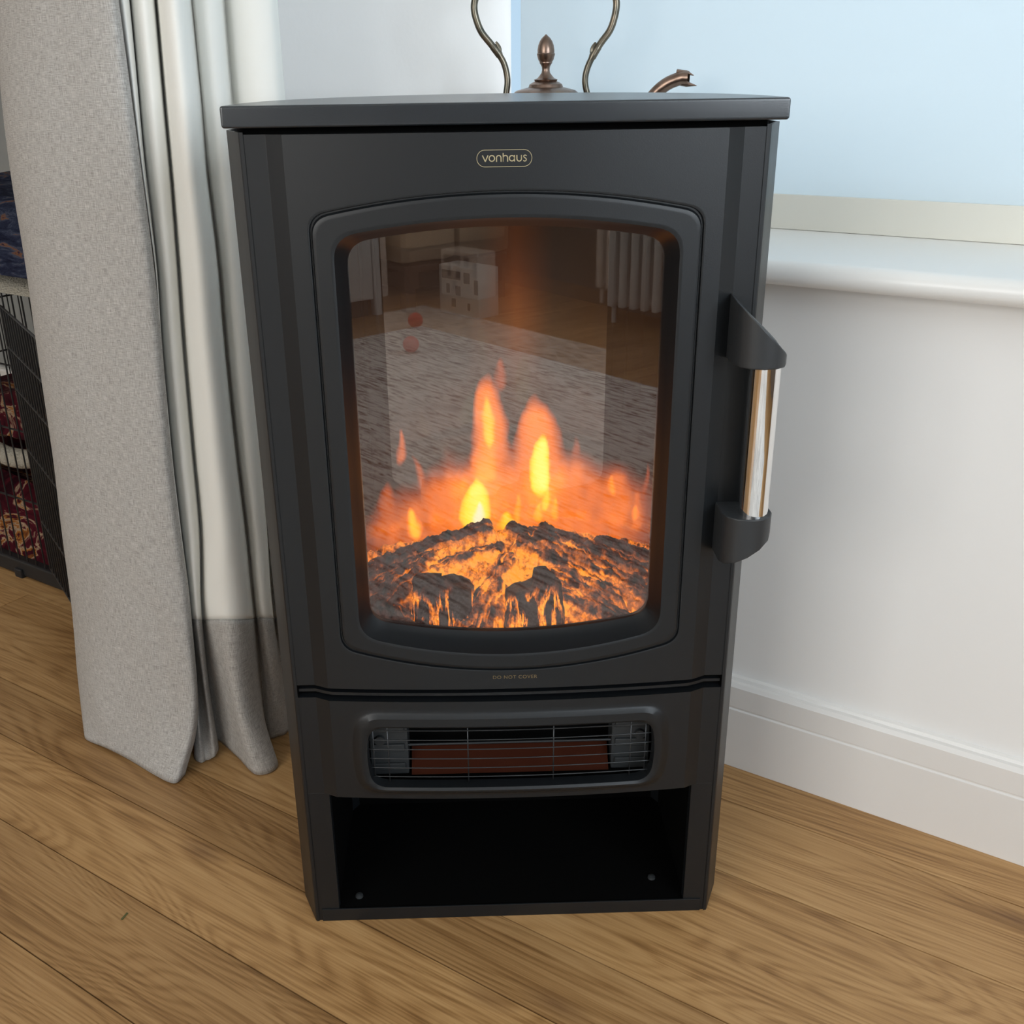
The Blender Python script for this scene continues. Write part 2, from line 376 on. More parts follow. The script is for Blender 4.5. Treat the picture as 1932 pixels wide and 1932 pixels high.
# window 1 (behind the blind)
def window(name, fr, u0, u1, v, z0, z1, mull):
    bm = bmesh.new(); t = .045
    for a, b in (((u0, v, z0), (u1, v+.05, z0+t)), ((u0, v, z1-t), (u1, v+.05, z1)), ((u0, v, z0+t), (u0+t, v+.05, z1-t)), ((u1-t, v, z0+t), (u1, v+.05, z1-t))):
        box(bm, a, b, fr)
    for m_ in mull: box(bm, (m_-t/2, v+.002, z0+t), (m_+t/2, v+.048, z1-t), fr)
    o = struct(name, fixn(bm), M['trim'])
    p = obj('pane', newbox((u0+t, v+.02, z0+t), (u1-t, v+.026, z1-t), fr), M['pane'], o, False)
    return o
window('window_1', ufr, -1.95, .54, .705, .75, 2.2, [-.75])
window('window_2', ufr, -.9, 1.3, -3.68, .85, 2.2, [-.17, .57])
window('window_3', lambda x, y, z: uv(y, x, z), -2.2, -.3, -2.59, .85, 2.15, [-1.57, -.93])
# roller blind
bl = empty('roller_blind', uv(-.75, .641, .75)); tag(bl, 'pale roller blind pulled down over the window above the sill', 'blind')
def at_(o, par): o.parent = par; o.matrix_parent_inverse = Matrix.Translation(-par.location); return o
at_(obj('blind_cloth', newbox((-1.93, .6405, .794), (.384, .6415, 2.17), ufr), M['blind'], None, False), bl)
at_(obj('bottom_bar', newbox((-1.93, .637, .7481), (.384, .645, .7945), ufr, .0012), M['blindbar'], None, False), bl)
bm = tube(bmesh.new(), [uv(-1.93, .66, 2.18), uv(.384, .66, 2.18)], .02, 16); at_(obj('roller', fixn(bm), M['trim']), bl)

# ================================================================== THE STOVE
stove = empty('electric_stove', (0, 0, 0)); tag(stove, 'charcoal electric stove heater with glowing flame effect standing on oak floor', 'stove')
HW = .2385
def bow(x):
    ax = abs(x)
    if ax <= .200: return -.008 - .0095*(1-(ax/.2)**2)
    if ax <= .216: return -.008*(.216-ax)/.016
    return 0.0
# casing: side facets and back (thin sheet)
plan = [(HW, -.0008), (HW+.0014, .0004), (.2590, .044), (.2595, .07), (.252, .13), (.205, .205), (.12, .252), (0, .268)]
plan = plan + [(-x, y) for x, y in plan[-2::-1]]
def sheet(plan, z0, z1, th=.003, kick=0):
    bm = bmesh.new(); rows = []
    inner = []
    for i, (x, y) in enumerate(plan):
        inner.append((x*(1-th/abs(x)) if abs(x) > .02 else x, y - (th if y > .15 else -0.0)))
    a = [bm.verts.new((x, y, z0)) for x, y in plan]; b = [bm.verts.new((x, y, z1)) for x, y in plan]
    c = [bm.verts.new((x, y, z0)) for x, y in inner]; d = [bm.verts.new((x, y, z1)) for x, y in inner]
    for i in range(len(plan)-1):
        bm.faces.new((a[i], a[i+1], b[i+1], b[i])); bm.faces.new((c[i+1], c[i], d[i], d[i+1]))
        bm.faces.new((b[i], b[i+1], d[i+1], d[i])); bm.faces.new((a[i+1], a[i], c[i], c[i+1]))
    for i in (0, -1): bm.faces.new((a[i], b[i], d[i], c[i]))
    return fixn(bm)
obj('casing', sheet(plan, 0, .9105), M['iron'], stove, angle=25)
# side flanges folded in at the front
for s in (-1, 1):
    bm = newbox((min(s*.2102, s*.2375), .0004, 0), (max(s*.2102, s*.2375), .012, .190), None, .0008)
    obj('front_post', bm, M['iron'], stove, False)
bm = bmesh.new()
for a, c in (((-.2374, .0035, .19), (-.2345, .012, .909)), ((.2345, .0035, .19), (.2374, .012, .909)), ((-.236, .0095, .318), (.236, .013, .337))): box(bm, a, c)
obj('seam_strip', fixn(bm), M['iron_matte'], stove, False)
# top slab, straight front, arched back
def slab():
    pts = [(-.251, -.0157), (.251, -.0157)]
    K = 40
    for k in range(K+1):
        a = k*PI/K; pts.append((.251*math.cos(a)*1.0, -.004 + .327*math.sin(a)**.85 if 0 < k < K else -.004))
    bm = prism(bmesh.new(), pts, .9145, .9332); fixn(bm)
    bmesh.ops.bevel(bm, geom=[e for e in bm.edges if e.calc_length() > .0], offset=.0028, segments=3, profile=.55, affect='EDGES', clamp_overlap=True)
    return bm
obj('top_plate', slab(), M['iron_top'], stove, angle=30, wn=True)
obj('top_gap', prism(bmesh.new(), [(-.236, .004), (.236, .004), (.25, .05), (.2, .19), (0, .25), (-.2, .19), (-.25, .05)], .905, .9146), M['iron_matte'], stove, False)

def ring(xw, zb, zt, ab, at, r, n=26, m=7):
    """closed outline: sides, arched top (+at) and bottom (-ab), soft corners radius r"""
    P = []
    top = lambda x: zt + at*(1-(x/xw)**2); bot = lambda x: zb - ab*(1-(x/xw)**2)
    def bez(a, c, b):
        return [(a[0]*(1-t)**2 + 2*c[0]*t*(1-t) + b[0]*t*t, a[1]*(1-t)**2 + 2*c[1]*t*(1-t) + b[1]*t*t) for t in [k/m for k in range(m)]]
    P += [(xw, zb+r + (zt-zb-2*r)*k/n) for k in range(n)]
    P += bez((xw, zt-r), (xw, zt), (xw-r, top(xw-r)))
    P += [(x, top(x)) for x in [(xw-r) - 2*(xw-r)*k/n for k in range(n)]]
    P += bez((-xw+r, top(xw-r)), (-xw, zt), (-xw, zt-r))
    P += [(-xw, zt-r - (zt-zb-2*r)*k/n) for k in range(n)]
    P += bez((-xw, zb+r), (-xw, zb), (-xw+r, bot(xw-r)))
    P += [(x, bot(x)) for x in [-(xw-r) + 2*(xw-r)*k/n for k in range(n)]]
    P += bez((xw-r, bot(xw-r)), (xw, zb), (xw, zb+r))
    return P
def loft(bm, rings, closed=True):
    R = [[bm.verts.new(p) for p in r] for r in rings]
    for A, B in zip(R, R[1:]):
        n = len(A)
        for i in range(n if closed else n-1): bm.faces.new((A[i], A[(i+1) % n], B[(i+1) % n], B[i]))
    return R
def onbow(pts, off): return [Vector((x, bow(x)+off, z)) for x, z in pts]
def flaty(pts, y): return [Vector((x, y, z)) for x, z in pts]
def edges_return(bm, z0, z1, xs, depth=.010):
    pass
def front_panel(z0, z1, rings_fn):
    bm = bmesh.new()
    outer = ring(.2, z0, z1, 0, 0, .0005)
    R = [onbow(outer, 0)] + rings_fn()
    loft(bm, R)
    # side strips with the turned step, plus top and bottom returns
    for s in (-1, 1):
        xs = [.2, .2005, .2155, .216, .2364, .2372]; off = [0, 0, 0, 0, 0, .0009]
        front = [[bm.verts.new((s*x, bow(x)+o_, z)) for x, o_ in zip(xs, off)] for z in (z0, z1)]
        back = [[bm.verts.new((s*x, .010, z)) for x in xs] for z in (z0, z1)]
        for i in range(len(xs)-1):
            bm.faces.new((front[0][i], front[0][i+1], front[1][i+1], front[1][i]))
            for q in (0, 1): bm.faces.new((front[q][i], front[q][i+1], back[q][i+1], back[q][i]))
        bm.faces.new((front[0][-1], back[0][-1], back[1][-1], front[1][-1]))
    bmesh.ops.remove_doubles(bm, verts=bm.verts, dist=.00005)
    K = 40
    for q in (z0, z1):
        fr = [bm.verts.new((-.2+.4*k/K, bow(-.2+.4*k/K), q)) for k in range(K+1)]; bk = [bm.verts.new((-.2+.4*k/K, .010, q)) for k in range(K+1)]
        for k in range(K): bm.faces.new((fr[k], fr[k+1], bk[k+1], bk[k]))
    return fixn(bm)
def door_rings():
    R = []
    g = lambda d, off: onbow(ring(.1815-d, .3860+d, .8375-d, .027, .0205, .016), off)
    R += [g(-.012, 0), g(-.0025, 0), g(-.0015, 0), g(-.0006, .0004), g(0, .0030), g(.0012, .0030), g(.0026, -.0008), g(.0045, -.0014), g(.0060, -.0014)]
    R += [onbow(ring(.1640, .3985, .8220, .0225, .0165, .022), -.0014)]
    R += [onbow(ring(.1625, .4000, .8205, .0225, .0165, .022), -.0014), onbow(ring(.1605, .4015, .8185, .0222, .0164, .0215), -.0006)]
    R += [flaty(ring(.1555, .4060, .8145, .0205, .0150, .021), .0005), flaty(ring(.1510, .4110, .8100, .0185, .0140, .0205), .0085), flaty(ring(.1502, .4115, .8092, .0183, .0140, .020), .0150)]
    return R
door = obj('door', front_panel(.3355, .9085, door_rings), M['iron'], stove, angle=30, wn=True)
door['label'] = 'bowed charcoal door framing the flame window'
obj('glass_pane', newbox((-.158, .0100, .385), (.158, .0125, .835)), M['glass'], stove, False)
# lower panel with raised heater surround
def low_rings():
    R = []
    def g(xw, z0, z1, off, r, bl=.004): return onbow([(x + math.copysign(bl*max(0, 1-((z-(z0+z1)/2)/((z1-z0)/2))**2), x) if abs(x) > xw-r*1.2 else x, z) for x, z in ring(xw, z0, z1, 0, 0, r)], off)
    R += [g(.1760, .1935, .3110, 0, .023, .008), g(.1715, .1965, .3065, 0, .022, .008), g(.1690, .1990, .3035, -.0012, .021, .008), g(.1640, .2025, .3000, -.0048, .020, .007), g(.1600, .2050, .2905, -.0052, .018, .006), g(.1565, .2080, .2880, -.0035, .017, .005), g(.1555, .2090, .2870, .010, .017, .005)]
    return R
obj('heater_panel', front_panel(.1900, .3195, low_rings), M['iron'], stove, angle=30, wn=True)
# trim lip in the gap between door and heater panel
bm = bmesh.new(); K = 48; R0 = []
for k in range(K+1):
    x = -.236 + .472*k/K; R0.append((x, bow(x)))
prismA = [[bm.verts.new((x, y+.004, z)) for x, y in R0] for z in (.3250, .3285)] + [[bm.verts.new((x, .012, z)) for x, y in R0] for z in (.3285, .3250)]
for a, b in zip(prismA, prismA[1:]+prismA[:1]):
    for k in range(K): bm.faces.new((a[k], a[k+1], b[k+1], b[k]))
obj('gap_lip', fixn(bm), M['iron'], stove)
# grille wires
gr = obj('heater_grille', tube(bmesh.new(), [(-.1605+.321*k/24, bow(-.1605+.321*k/24)+.0045, .2790) for k in range(25)], .0007, 6), M['wire'], stove)
bm = bmesh.new(); bm.from_mesh(gr.data)
for z in (.2665, .2540, .2415, .2290, .2170):
    e_ = .1600 if z in (.2790, .2170) else .1640
    tube(bm, [(-e_+2*e_*k/24, bow(-e_+2*e_*k/24)+.0045, z) for k in range(25)], .0007, 6)
for x in (-.1550, -.1385, -.0485, .0480, .1355, .1525):
    tube(bm, [(x, bow(x)+.0060, .2095), (x, bow(x)+.0060, .2865)], .0008, 6)
bm.to_mesh(gr.data); bm.free(); gr.data.shade_smooth()
# heater recess
bm = bmesh.new()
for a, b in (((-.185, .055, .195), (.185, .06, .312)), ((-.185, .012, .309), (.185, .055, .312)), ((-.185, .012, .195), (.185, .055, .198)), ((-.188, .012, .195), (-.185, .06, .312)), ((.185, .012, .195), (.188, .06, .312))):
    box(bm, a, b)
obj('heater_recess', fixn(bm), M['iron_matte'], stove, False)
bm = bmesh.new()
prism(bm, [(-.115, 0), (.115, 0), (.115, 1), (-.115, 1)], 0, 1, lambda x, y, z: Vector((x, .016 + .022*y + .001*z, .2005 + .024*y + .001*z)))
obj('reflector', fixn(bm), M['reflection_tint'], stove, False)
for s in (-1, 1):
    bm = newbox((min(s*.118, s*.162), .020, .199), (max(s*.118, s*.162), .05, .292), None, .002)
    for z in (.206, .232, .258, .278): box(bm, (min(s*.122, s*.158), .017, z), (max(s*.122, s*.158), .022, z+.010), None, .001)
    tube(bm, [(s*.150, .0155, .248), (s*.150, .021, .248)], .006, 14)
    obj('heater_bracket', fixn(bm), M['heater_side'], stove, False)
obj('heating_rod', tube(bmesh.new(), [(-.118, .024, .2370), (.118, .024, .2370)], .0016, 12), M['wire'], stove)
# log store: open box, front bar
bm = bmesh.new()
for a, b in (((-.213, .002, .0), (.213, .20, .016)), ((-.213, .20, .0), (.213, .203, .20)), ((-.2145, .012, 0), (-.2115, .20, .20)), ((.2115, .012, 0), (.2145, .20, .20)), ((-.213, .012, .188), (.213, .20, .19))):
    box(bm, a, b)
obj('log_store', fixn(bm), M['iron_matte'], stove, False)
obj('base_bar', newbox((-.2315, -.0012, 0), (.2315, .0010, .0180), None, .0008), M['iron'], stove, False)
for x, y in ((-.188, .022), (.178, .04)):
    obj('screw_head', lathe(bmesh.new(), [(.0001, .016), (.005, .016), (.0045, .0185), (.002, .0195), (.0001, .0197)], (x, y, 0), 14), M['heater_side'], stove)
# firebox liner
bm = bmesh.new()
for a, b in (((-.20, .225, .36), (.20, .228, .87)), ((-.203, .0155, .36), (-.20, .228, .87)), ((.20, .0155, .36), (.203, .228, .87)), ((-.20, .0155, .86), (.20, .228, .863)), ((-.20, .0155, .357), (.20, .228, .360))):
    box(bm, a, b)
obj('firebox', fixn(bm), M['iron_matte'], stove, False)

# ---- flame effect screen: the picture of the flames is light on a flat screen
def flame_rgb(x, z):
    wob = Vector((x*38, z*22, 1.7)); n1 = noise.noise(wob); n2 = noise.noise(Vector((x*90, z*40, 5))); n3 = noise.noise(Vector((x*17, z*13, 9)))
    xs = x + .0055*n1 + .0024*n2 + .0012*noise.noise(Vector((x*160, z*70, 77))); zs = z + .006*n3
    def tongue(cx, zb, zt, hw, p=1.5, soft=.35, lean=0):
        t = (zs-zb)/(zt-zb)
        if t < -.25 or t > 1.15: return 0
        c = cx + lean*max(t, 0)**2
        if t < .3: wd = hw*(.55+.45*max(0, (t+.25)/.55))
        else: wd = hw*max(0, 1-((t-.3)/.8))**(1/p)
        if wd <= 0: return 0
        d = abs(xs-c)/wd; k = (1-d)/soft
        tb = min(1, max(0, (t+.25)/.3))
        tt = min(1, max(0, (1.12-t)/.25))
        return max(0, min(1, k))*tb*tt
    n4 = noise.noise(Vector((x*60, z*26, 31))); n5 = noise.noise(Vector((x*24, z*10, 41)))
    def blob(cx, zb, zt, hw, pk, p=1.6, lean=0, e=1.5):
        t = (zs-zb)/(zt-zb)
        if t < -.3 or t > 1.1: return 0
        c = cx + lean*max(t, 0)**2
        wd = hw*min(1, (t+.32)/.45)**.6 if t < .28 else hw*max(0, 1-((t-.28)/.82)**p)**.75
        if wd <= 1e-5: return 0
        d = abs(xs-c)/wd
        if d >= 1: return 0
        return pk*(1-d**2.2)**e*min(1, max(0, (t+.3)/.25))*min(1, max(0, (1.1-t)/.22))
    top = .520 - .34*max(0, abs(xs-.016)-.080) + .012*n1
    if xs < -.064: top = .520 - .72*(-.064-xs) + .014*n1
    hz = max(0, min(1, (top+.012-zs)/.050))
    hz = hz*hz*(3-2*hz)*max(0, min(1, (.196-abs(xs-.008))/.055))
    I = hz*(.88+.22*n4+.16*n5+.08*n2)
    I *= 1-.30*max(0, min(1, (-.045-xs)/.06))-.28*max(0, min(1, (xs-.080)/.05))
    def sm(a, c):       # soft maximum
        return max(a, c) + .22*min(a, c)
    I = sm(I, blob(-.0165, .500, .618, .0245, .98, 2.2, .002, .8)); I = sm(I, blob(-.013, .450, .560, .037, .80, 2, 0, .8)*.8)
    I = sm(I, blob(.0450, .466, .590, .0400, 1.0, 1.5, -.002, .85))
    I = sm(I, blob(-.0350, .425, .508, .034, .7, 1.6))
    I = sm(I, blob(.1440, .440, .502, .020, .62, 3, .002, .8)); I = sm(I, blob(.1690, .428, .476, .013, .55)); I = sm(I, blob(.178, .45, .505, .007, .30))
    I = sm(I, blob(-.1235, .524, .560, .0060, .50)); I = sm(I, blob(-.090, .44, .520, .012, .40, 1.5, -.018)); I = sm(I, blob(-.140, .425, .490, .020, .42))
    I = sm(I, blob(-.06, .45, .515, .008, .35, 1.5, .01)); I = sm(I, blob(.0, .612, .646, .009, .30)); I = sm(I, blob(.095, .47, .54, .012, .30, 1.5, -.006))
    Y = max(blob(-.0160, .545, .596, .0100, .62, 1.8), blob(.0470, .484, .546, .0155, 1.5, 1.8, 0, .6), blob(-.0338, .434, .492, .0200, 1.35, 1.3, .004, .7), blob(-.1110, .420, .456, .0110, 1.0, 1.3, -.003),
            blob(.053, .455, .482, .0060, .65, 1.5, .002), blob(.046, .438, .460, .007, .5), blob(.066, .440, .466, .006, .4), blob(.006, .424, .449, .013, .9), blob(.020, .44, .474, .007, .35), blob(.1385, .474, .496, .006, .5), blob(.1680, .438, .455, .006, .5))
    Wt = blob(-.0300, .432, .462, .009, 1, 1.3)
    gl = max(0, 1-abs(x-.018)/.044)**1.2 * max(0, min(1, (z-.56)/.06)) * (.35+.65*math.exp(-((z-.705)/.050)**2)) * (.8+.4*n3)
    I = I + Y*.9
    st = [(0, 0, 0, 0), (.3, .32, .042, 0), (.7, 1.0, .18, 0), (1.0, 1.3, .28, .001), (1.5, 1.35, .66, .006), (2.0, 1.35, 1.05, .05), (3, 1.5, 1.3, .3)]
    for a_, c_ in zip(st, st[1:]):
        if I <= c_[0]: break
    f_ = min(1, (I-a_[0])/(c_[0]-a_[0])); r, g, b = [a_[q]+(c_[q]-a_[q])*f_ for q in (1, 2, 3)]
    b += .6*Wt
    r += .16*gl; g += .036*gl; b += .003*gl
    wash = .05*max(0, 1-(z-.42)/.45); r += wash; g += wash*.36; b += wash*.12
    return max(r, 0), max(g, 0), max(b, 0)
NX, NZ = 230, 300
V, F_, CC = [], [], []
for j in range(NZ+1):
    z = .368 + (.855-.368)*j/NZ
    for i in range(NX+1):
        x = -.1985 + .397*i/NX; V.append((x, .210, z)); CC.append(flame_rgb(x, z))
for j in range(NZ):
    for i in range(NX):
        a = j*(NX+1)+i; F_.append((a, a+1, a+NX+2, a+NX+1))
fs = obj('flame_screen', (V, [], F_), M['flame'], stove, False)
ca = fs.data.color_attributes.new('screen_light', 'FLOAT_COLOR', 'POINT')
for i, c in enumerate(CC): ca.data[i].color = (*c, 1)
fs['label'] = 'screen showing orange and yellow flames'

# ---- ember bed
PXM = 1/1500/3.019*3.019
def gl_attr(o, vals):
    ca = o.data.color_attributes.new('glow', 'FLOAT_COLOR', 'POINT')
    for i, g in enumerate(vals): ca.data[i].color = (g, g, g, 1)
BEDS = [(-.0245,.1829,-.1594,.1402,.0125,.016),(-.0759,.1622,-.1607,.127,.010,.010),(-.0925,.1383,-.159,.096,.0150,.016),(-.0084,.152,-.0965,.1251,.010,.010),(-.1086,.1125,-.1549,.0589,.020,.018),(.012,.1819,.0478,.1696,.011,.012),(.0548,.1778,.1689,.12,.0125,.015),(.0514,.1612,.1622,.0741,.0185,.018),(.0257,.1564,.122,.0753,.015,.014),(.0616,.1023,.1294,.0387,.0135,.014),(.0031,.1249,-.0519,.0298,.0145,.016),(-.0108,.0842,-.0265,.0267,.016,.016),(.0654,.0745,.117,.0343,.016,.016),(-.1475,.0708,-.1104,.0315,.021,.016),(-.135,.150,-.17,.125,.012,.012),(.120,.165,.185,.145,.013,.014),(.16,.10,.185,.03,.02,.014)]
def bed_h(x, y):
    t = (y-.02)/.165
    t = max(t, 0); base = .373 + .058*t**.9 - .36*max(0, abs(x-.008)-.03)**1.6*(.35+t)
    best, bi, bd, bt = 0, -1, 1, 0
    wx = x + .004*noise.noise(Vector((x*60, y*60, 0))); wy = y + .004*noise.noise(Vector((x*60, y*60, 7)))
    for i, (x0, y0, x1, y1, r, h) in enumerate(BEDS):
        dx, dy = x1-x0, y1-y0; L = math.hypot(dx, dy)
        tt = ((wx-x0)*dx+(wy-y0)*dy)/L/L; tc = max(-.02, min(1.02, tt))
        d = math.hypot(wx-x0-dx*tc, wy-y0-dy*tc)
        sd = ((wx-x0)*dy-(wy-y0)*dx)/L
        rr = r*(1+.22*noise.noise(Vector((tt*3.1, i*3.3, 2))))
        if d < rr:
            hh_ = h*math.sqrt(max(0, 1-(d/rr)**2.6))
            stri = noise.noise(Vector((sd*210, tt*L*30, i*5.1))) + .45*noise.noise(Vector((sd*520, tt*L*90, i*3.7)))
            hh_ += .0034*stri*(hh_/h)
            if hh_ > best: best, bi, bd, bt = hh_, i, d/rr, stri
    best = best if best > 0 else 0
    crag = .0034*noise.fractal(Vector((x*80, y*80, 3)), .55, 2.1, 6)
    z = base + best + crag + .0035*noise.noise(Vector((x*110, y*110, 61)))*(1 if best < .004 else .3)
    ctr = math.exp(-(((x-.012)/.105)**2 + ((y-.105)/.075)**2))
    valley = 1 - min(1, best/.008)
    crack = max(0, -bt-.08)*2.6 if bi >= 0 else 0
    cr2 = noise.fractal(Vector((x*95, y*60, 13)), .8, 2.0, 4)
    edge = math.exp(-((bd-.86)/.16)**2)
    tx = noise.fractal(Vector((x*140, y*90, 51)), .6, 2.0, 5)
    g = .80*valley*(.62+.45*ctr)*max(.12, min(1.15, .80+1.5*tx)) + .85*crack*(.40+.75*ctr) + .55*edge*(.40+.9*ctr) + (.22+.46*ctr)*max(0, .50+cr2)
    if y > .150 and bd < .7: g *= .42
    g *= .72 + .45*noise.noise(Vector((x*28, y*28, 21)))+.10
    if x < -.085 and y < .095: g *= .55
    return z, max(0, g)
NX, NY = 380, 260; V, F_, G = [], [], []
for j in range(NY+1):
    y = .017 + (.205-.017)*j/NY
    for i in range(NX+1):
        x = -.197 + .394*i/NX; z, g = bed_h(x, y)
        if y > .190: z -= (y-.190)*3.0; g = 0
        V.append((x, y, z)); G.append(g)
for j in range(NY):
    for i in range(NX):
        a = j*(NX+1)+i; F_.append((a, a+1, a+NX+2, a+NX+1))
o = obj('ember_bed', (V, [], F_), M['ember'], stove, angle=180); gl_attr(o, G)
o['label'] = 'bed of charred branches glowing orange between the cracks'
# two upright front log stumps with glowing splits
def stump(poly_c, w0, w1, z0, ztop, seed, lean, yb):
    cx = poly_c; V, F_, G = [], [], []; NA, NH = 96, 90
    for j in range(NH+1):
        t = j/NH
        for i in range(NA):
            a = 2*PI*i/NA; ca_, sa = math.cos(a), math.sin(a)
            rx = (w0*(1-t)+w1*t)*.5; ry = .016
            sx = math.copysign(abs(ca_)**.55, ca_)*rx; sy = math.copysign(abs(sa)**.75, sa)*ry
            gro = noise.noise(Vector((sx*260, sy*120+t*2.2, seed))); gro2 = noise.noise(Vector((sx*110, t*2.0, seed+4)))
            lump = noise.fractal(Vector((sx*60, sy*60, t*4+seed)), .7, 2, 4)
            k = 1 + .05*gro
            top = ztop(sx/rx if rx else 0)
            z = z0 + (top-z0)*t
            f = 1.0 if t < .93 else max(.05, 1-((t-.93)/.07)**2*.9)
            dep = .0045*min(0, gro2+.10) 
            V.append((cx + lean*t + sx*k*f + .0016*lump, yb + sy*f*k*1.0 + .0016*lump - (dep if sa < 0 else 0)*1.0 + .018*t, z + .002*lump))
            c = (1.05 if t < .80 else max(.1, 1.05-(t-.8)*6))*(.75+.8*noise.noise(Vector((sx*45, t*4, seed+9))))
            if sa > .2: c = .05
            G.append(max(0, min(.95, c)))
    for j in range(NH):
        for i in range(NA): F_.append((j*NA+i, j*NA+(i+1) % NA, (j+1)*NA+(i+1) % NA, (j+1)*NA+i))
    F_.append(tuple(range(NH*NA, (NH+1)*NA)))
    return V, F_, G
v_, f_, g_ = stump(-.0760, .066, .068, .365, lambda s: .4335 + .004*math.sin(s*5) - .002*s, 3.0, .004, .040)
o = obj('log', (v_, [], f_), M['stump'], stove, angle=180); gl_attr(o, g_)
v_, f_, g_ = stump(.0300, .074, .060, .365, lambda s: .4270 + .018*math.exp(-((s-.45)/.35)**2) - .006*max(0, -s), 8.0, -.001, .040)
o = obj('log', (v_, [], f_), M['stump'], stove, angle=180); gl_attr(o, g_)

# ---- lettering
def ribbon(bm, pts, wd, y, closed=False, cap=True):
    P = [Vector((p[0], p[1])) for p in pts]; n = len(P); L, R = [], []
    for i, p in enumerate(P):
        if closed: t = P[(i+1) % n]-P[i-1]
        else: t = P[min(i+1, n-1)]-P[max(i-1, 0)]
        t.normalize(); q = Vector((-t.y, t.x))*wd/2
        if not closed and i in (0, n-1) and cap: p = p + (t if i else -t)*wd*.12
        L.append(p+q); R.append(p-q)
    vs = lambda lst: [bm.verts.new((a.x, bow(a.x)+y, a.y)) for a in lst]
    l, r = vs(L), vs(R)
    for i in range(n if closed else n-1): bm.faces.new((l[i], l[(i+1) % n], r[(i+1) % n], r[i]))
def arc(cx, cz, r, a0, a1, k=14): return [(cx+r*math.cos(math.radians(a0+(a1-a0)*i/k)), cz+r*math.sin(math.radians(a0+(a1-a0)*i/k))) for i in range(k+1)]
bm = bmesh.new(); s_ = .0431/95.7; ox, oz = -.0020, .8850    # units = pixels of the badge
X = lambda px: (px-954.5)*.000470 - .0018
Zz = lambda py: .8862 - (py-300)*.000475
def L_(pts, wd=1.9, closed=False): ribbon(bm, [(X(a), Zz(b)) for a, b in pts], wd*.00047, -.00035, closed)
def A_(cx, cy, r, a0, a1, k=16): return [(cx+r*math.cos(math.radians(a0+(a1-a0)*i/k)), cy-r*math.sin(math.radians(a0+(a1-a0)*i/k))) for i in range(k+1)]
L_([(911.8, 294.6), (917, 305.6)]); L_([(917, 305.6), (922.2, 294.6)])
L_(A_(929.5, 300, 5.2, 0, 345), closed=True)
L_([(938.3, 306), (938.3, 299.4)]+A_(942.6, 299.2, 4.3, 180, 0)+[(946.9, 306)])
L_([(951, 306), (951, 290.8)]); L_([(951, 306), (951, 299.4)]+A_(955.2, 299.2, 4.2, 180, 0)+[(959.4, 306)])
L_(A_(967.6, 300.2, 4.9, 0, 345), closed=True); L_([(972.6, 294.6), (972.6, 306)])
L_([(977, 294.6), (977, 301)]+A_(981.3, 301.2, 4.3, 180, 360)+[(985.6, 294.6)]); L_([(985.6, 294.6), (985.6, 301)])
L_([(995.2, 296.2), (993.4, 295), (991.2, 295), (989.8, 296.6), (990.6, 298.8), (993.4, 300.4), (995, 302.4), (994.2, 304.8), (991.8, 305.8), (989.2, 304.6)], 1.8)
L_(A_(990.5, 300, 15, 90, -90)+A_(916, 300, 15, 270, 90), 1.0, True)
badge = obj('maker_badge', fixn(bm), M['gold'], stove, False)
cu = bpy.data.curves.new('warning', 'FONT'); cu.body = 'DO NOT COVER'; cu.size = .0073; cu.align_x = 'CENTER'; cu.space_character = 1.12; cu.extrude = 0
tmp = bpy.data.objects.new('warning_tmp', cu); COL.objects.link(tmp)
bpy.context.view_layer.update()
me = bpy.data.meshes.new_from_object(tmp.evaluated_get(bpy.context.evaluated_depsgraph_get())); bpy.data.objects.remove(tmp)
xs = [v.co.x for v in me.vertices]; wid = max(xs)-min(xs); k_ = .0480/wid
for v in me.vertices:
    x = v.co.x*k_ + .0045; z = v.co.y*k_ + .3484; v.co = (x, bow(x)-.00035, z)
me.name = 'warning_text'; wt = bpy.data.objects.new('warning_text', me); COL.objects.link(wt); me.materials.clear(); me.materials.append(M['gold_dim']); wt.parent = stove

# ---- door handle: chrome bar between two wedge brackets
handle = obj('door_handle', tube(bmesh.new(), [(.2445, -.031, .535), (.2445, -.031, .702)], .0148, 40), M['chrome'], stove, angle=40)
handle['label'] = 'chrome handle bar'
hp = [(.2135, .002), (.2135, -.030), (.2175, -.040), (.226, -.0475), (.238, -.0505), (.250, -.0490), (.2595, -.042), (.2640, -.031), (.2640, -.018), (.2600, -.006), (.252, .002), (.244, .006)]
def bracket(ztop, zbot):
    bm = bmesh.new()
    A = [bm.verts.new((x, y, zbot(x, y))) for x, y in hp]; B = [bm.verts.new((x, y, ztop(x, y))) for x, y in hp]; n = len(hp)
    bm.faces.new(A[::-1]); bm.faces.new(B)
    for i in range(n): bm.faces.new((A[i], A[(i+1) % n], B[(i+1) % n], B[i]))
    fixn(bm)
    rim = [e for e in bm.edges if abs(e.verts[0].co.z-e.verts[1].co.z) < .03 and (e.verts[0] in B and e.verts[1] in B or e.verts[0] in A and e.verts[1] in A)]
    bmesh.ops.bevel(bm, geom=rim, offset=.0016, segments=3, profile=.6, affect='EDGES')
    return bm
o = obj('handle_bracket', bracket(lambda x, y: .7060 + (.2640-x)/.0505*.0500 + (.004 if y > -.01 else 0), lambda x, y: .6960), M['plastic'], handle, angle=50, wn=True)
lo = obj('handle_bracket', bracket(lambda x, y: .5435 + (.0 if y > -.01 else 0), lambda x, y: .4900 + ((x-.2135)/.0505)**1.3*.030), M['plastic'], handle, angle=50, wn=True)

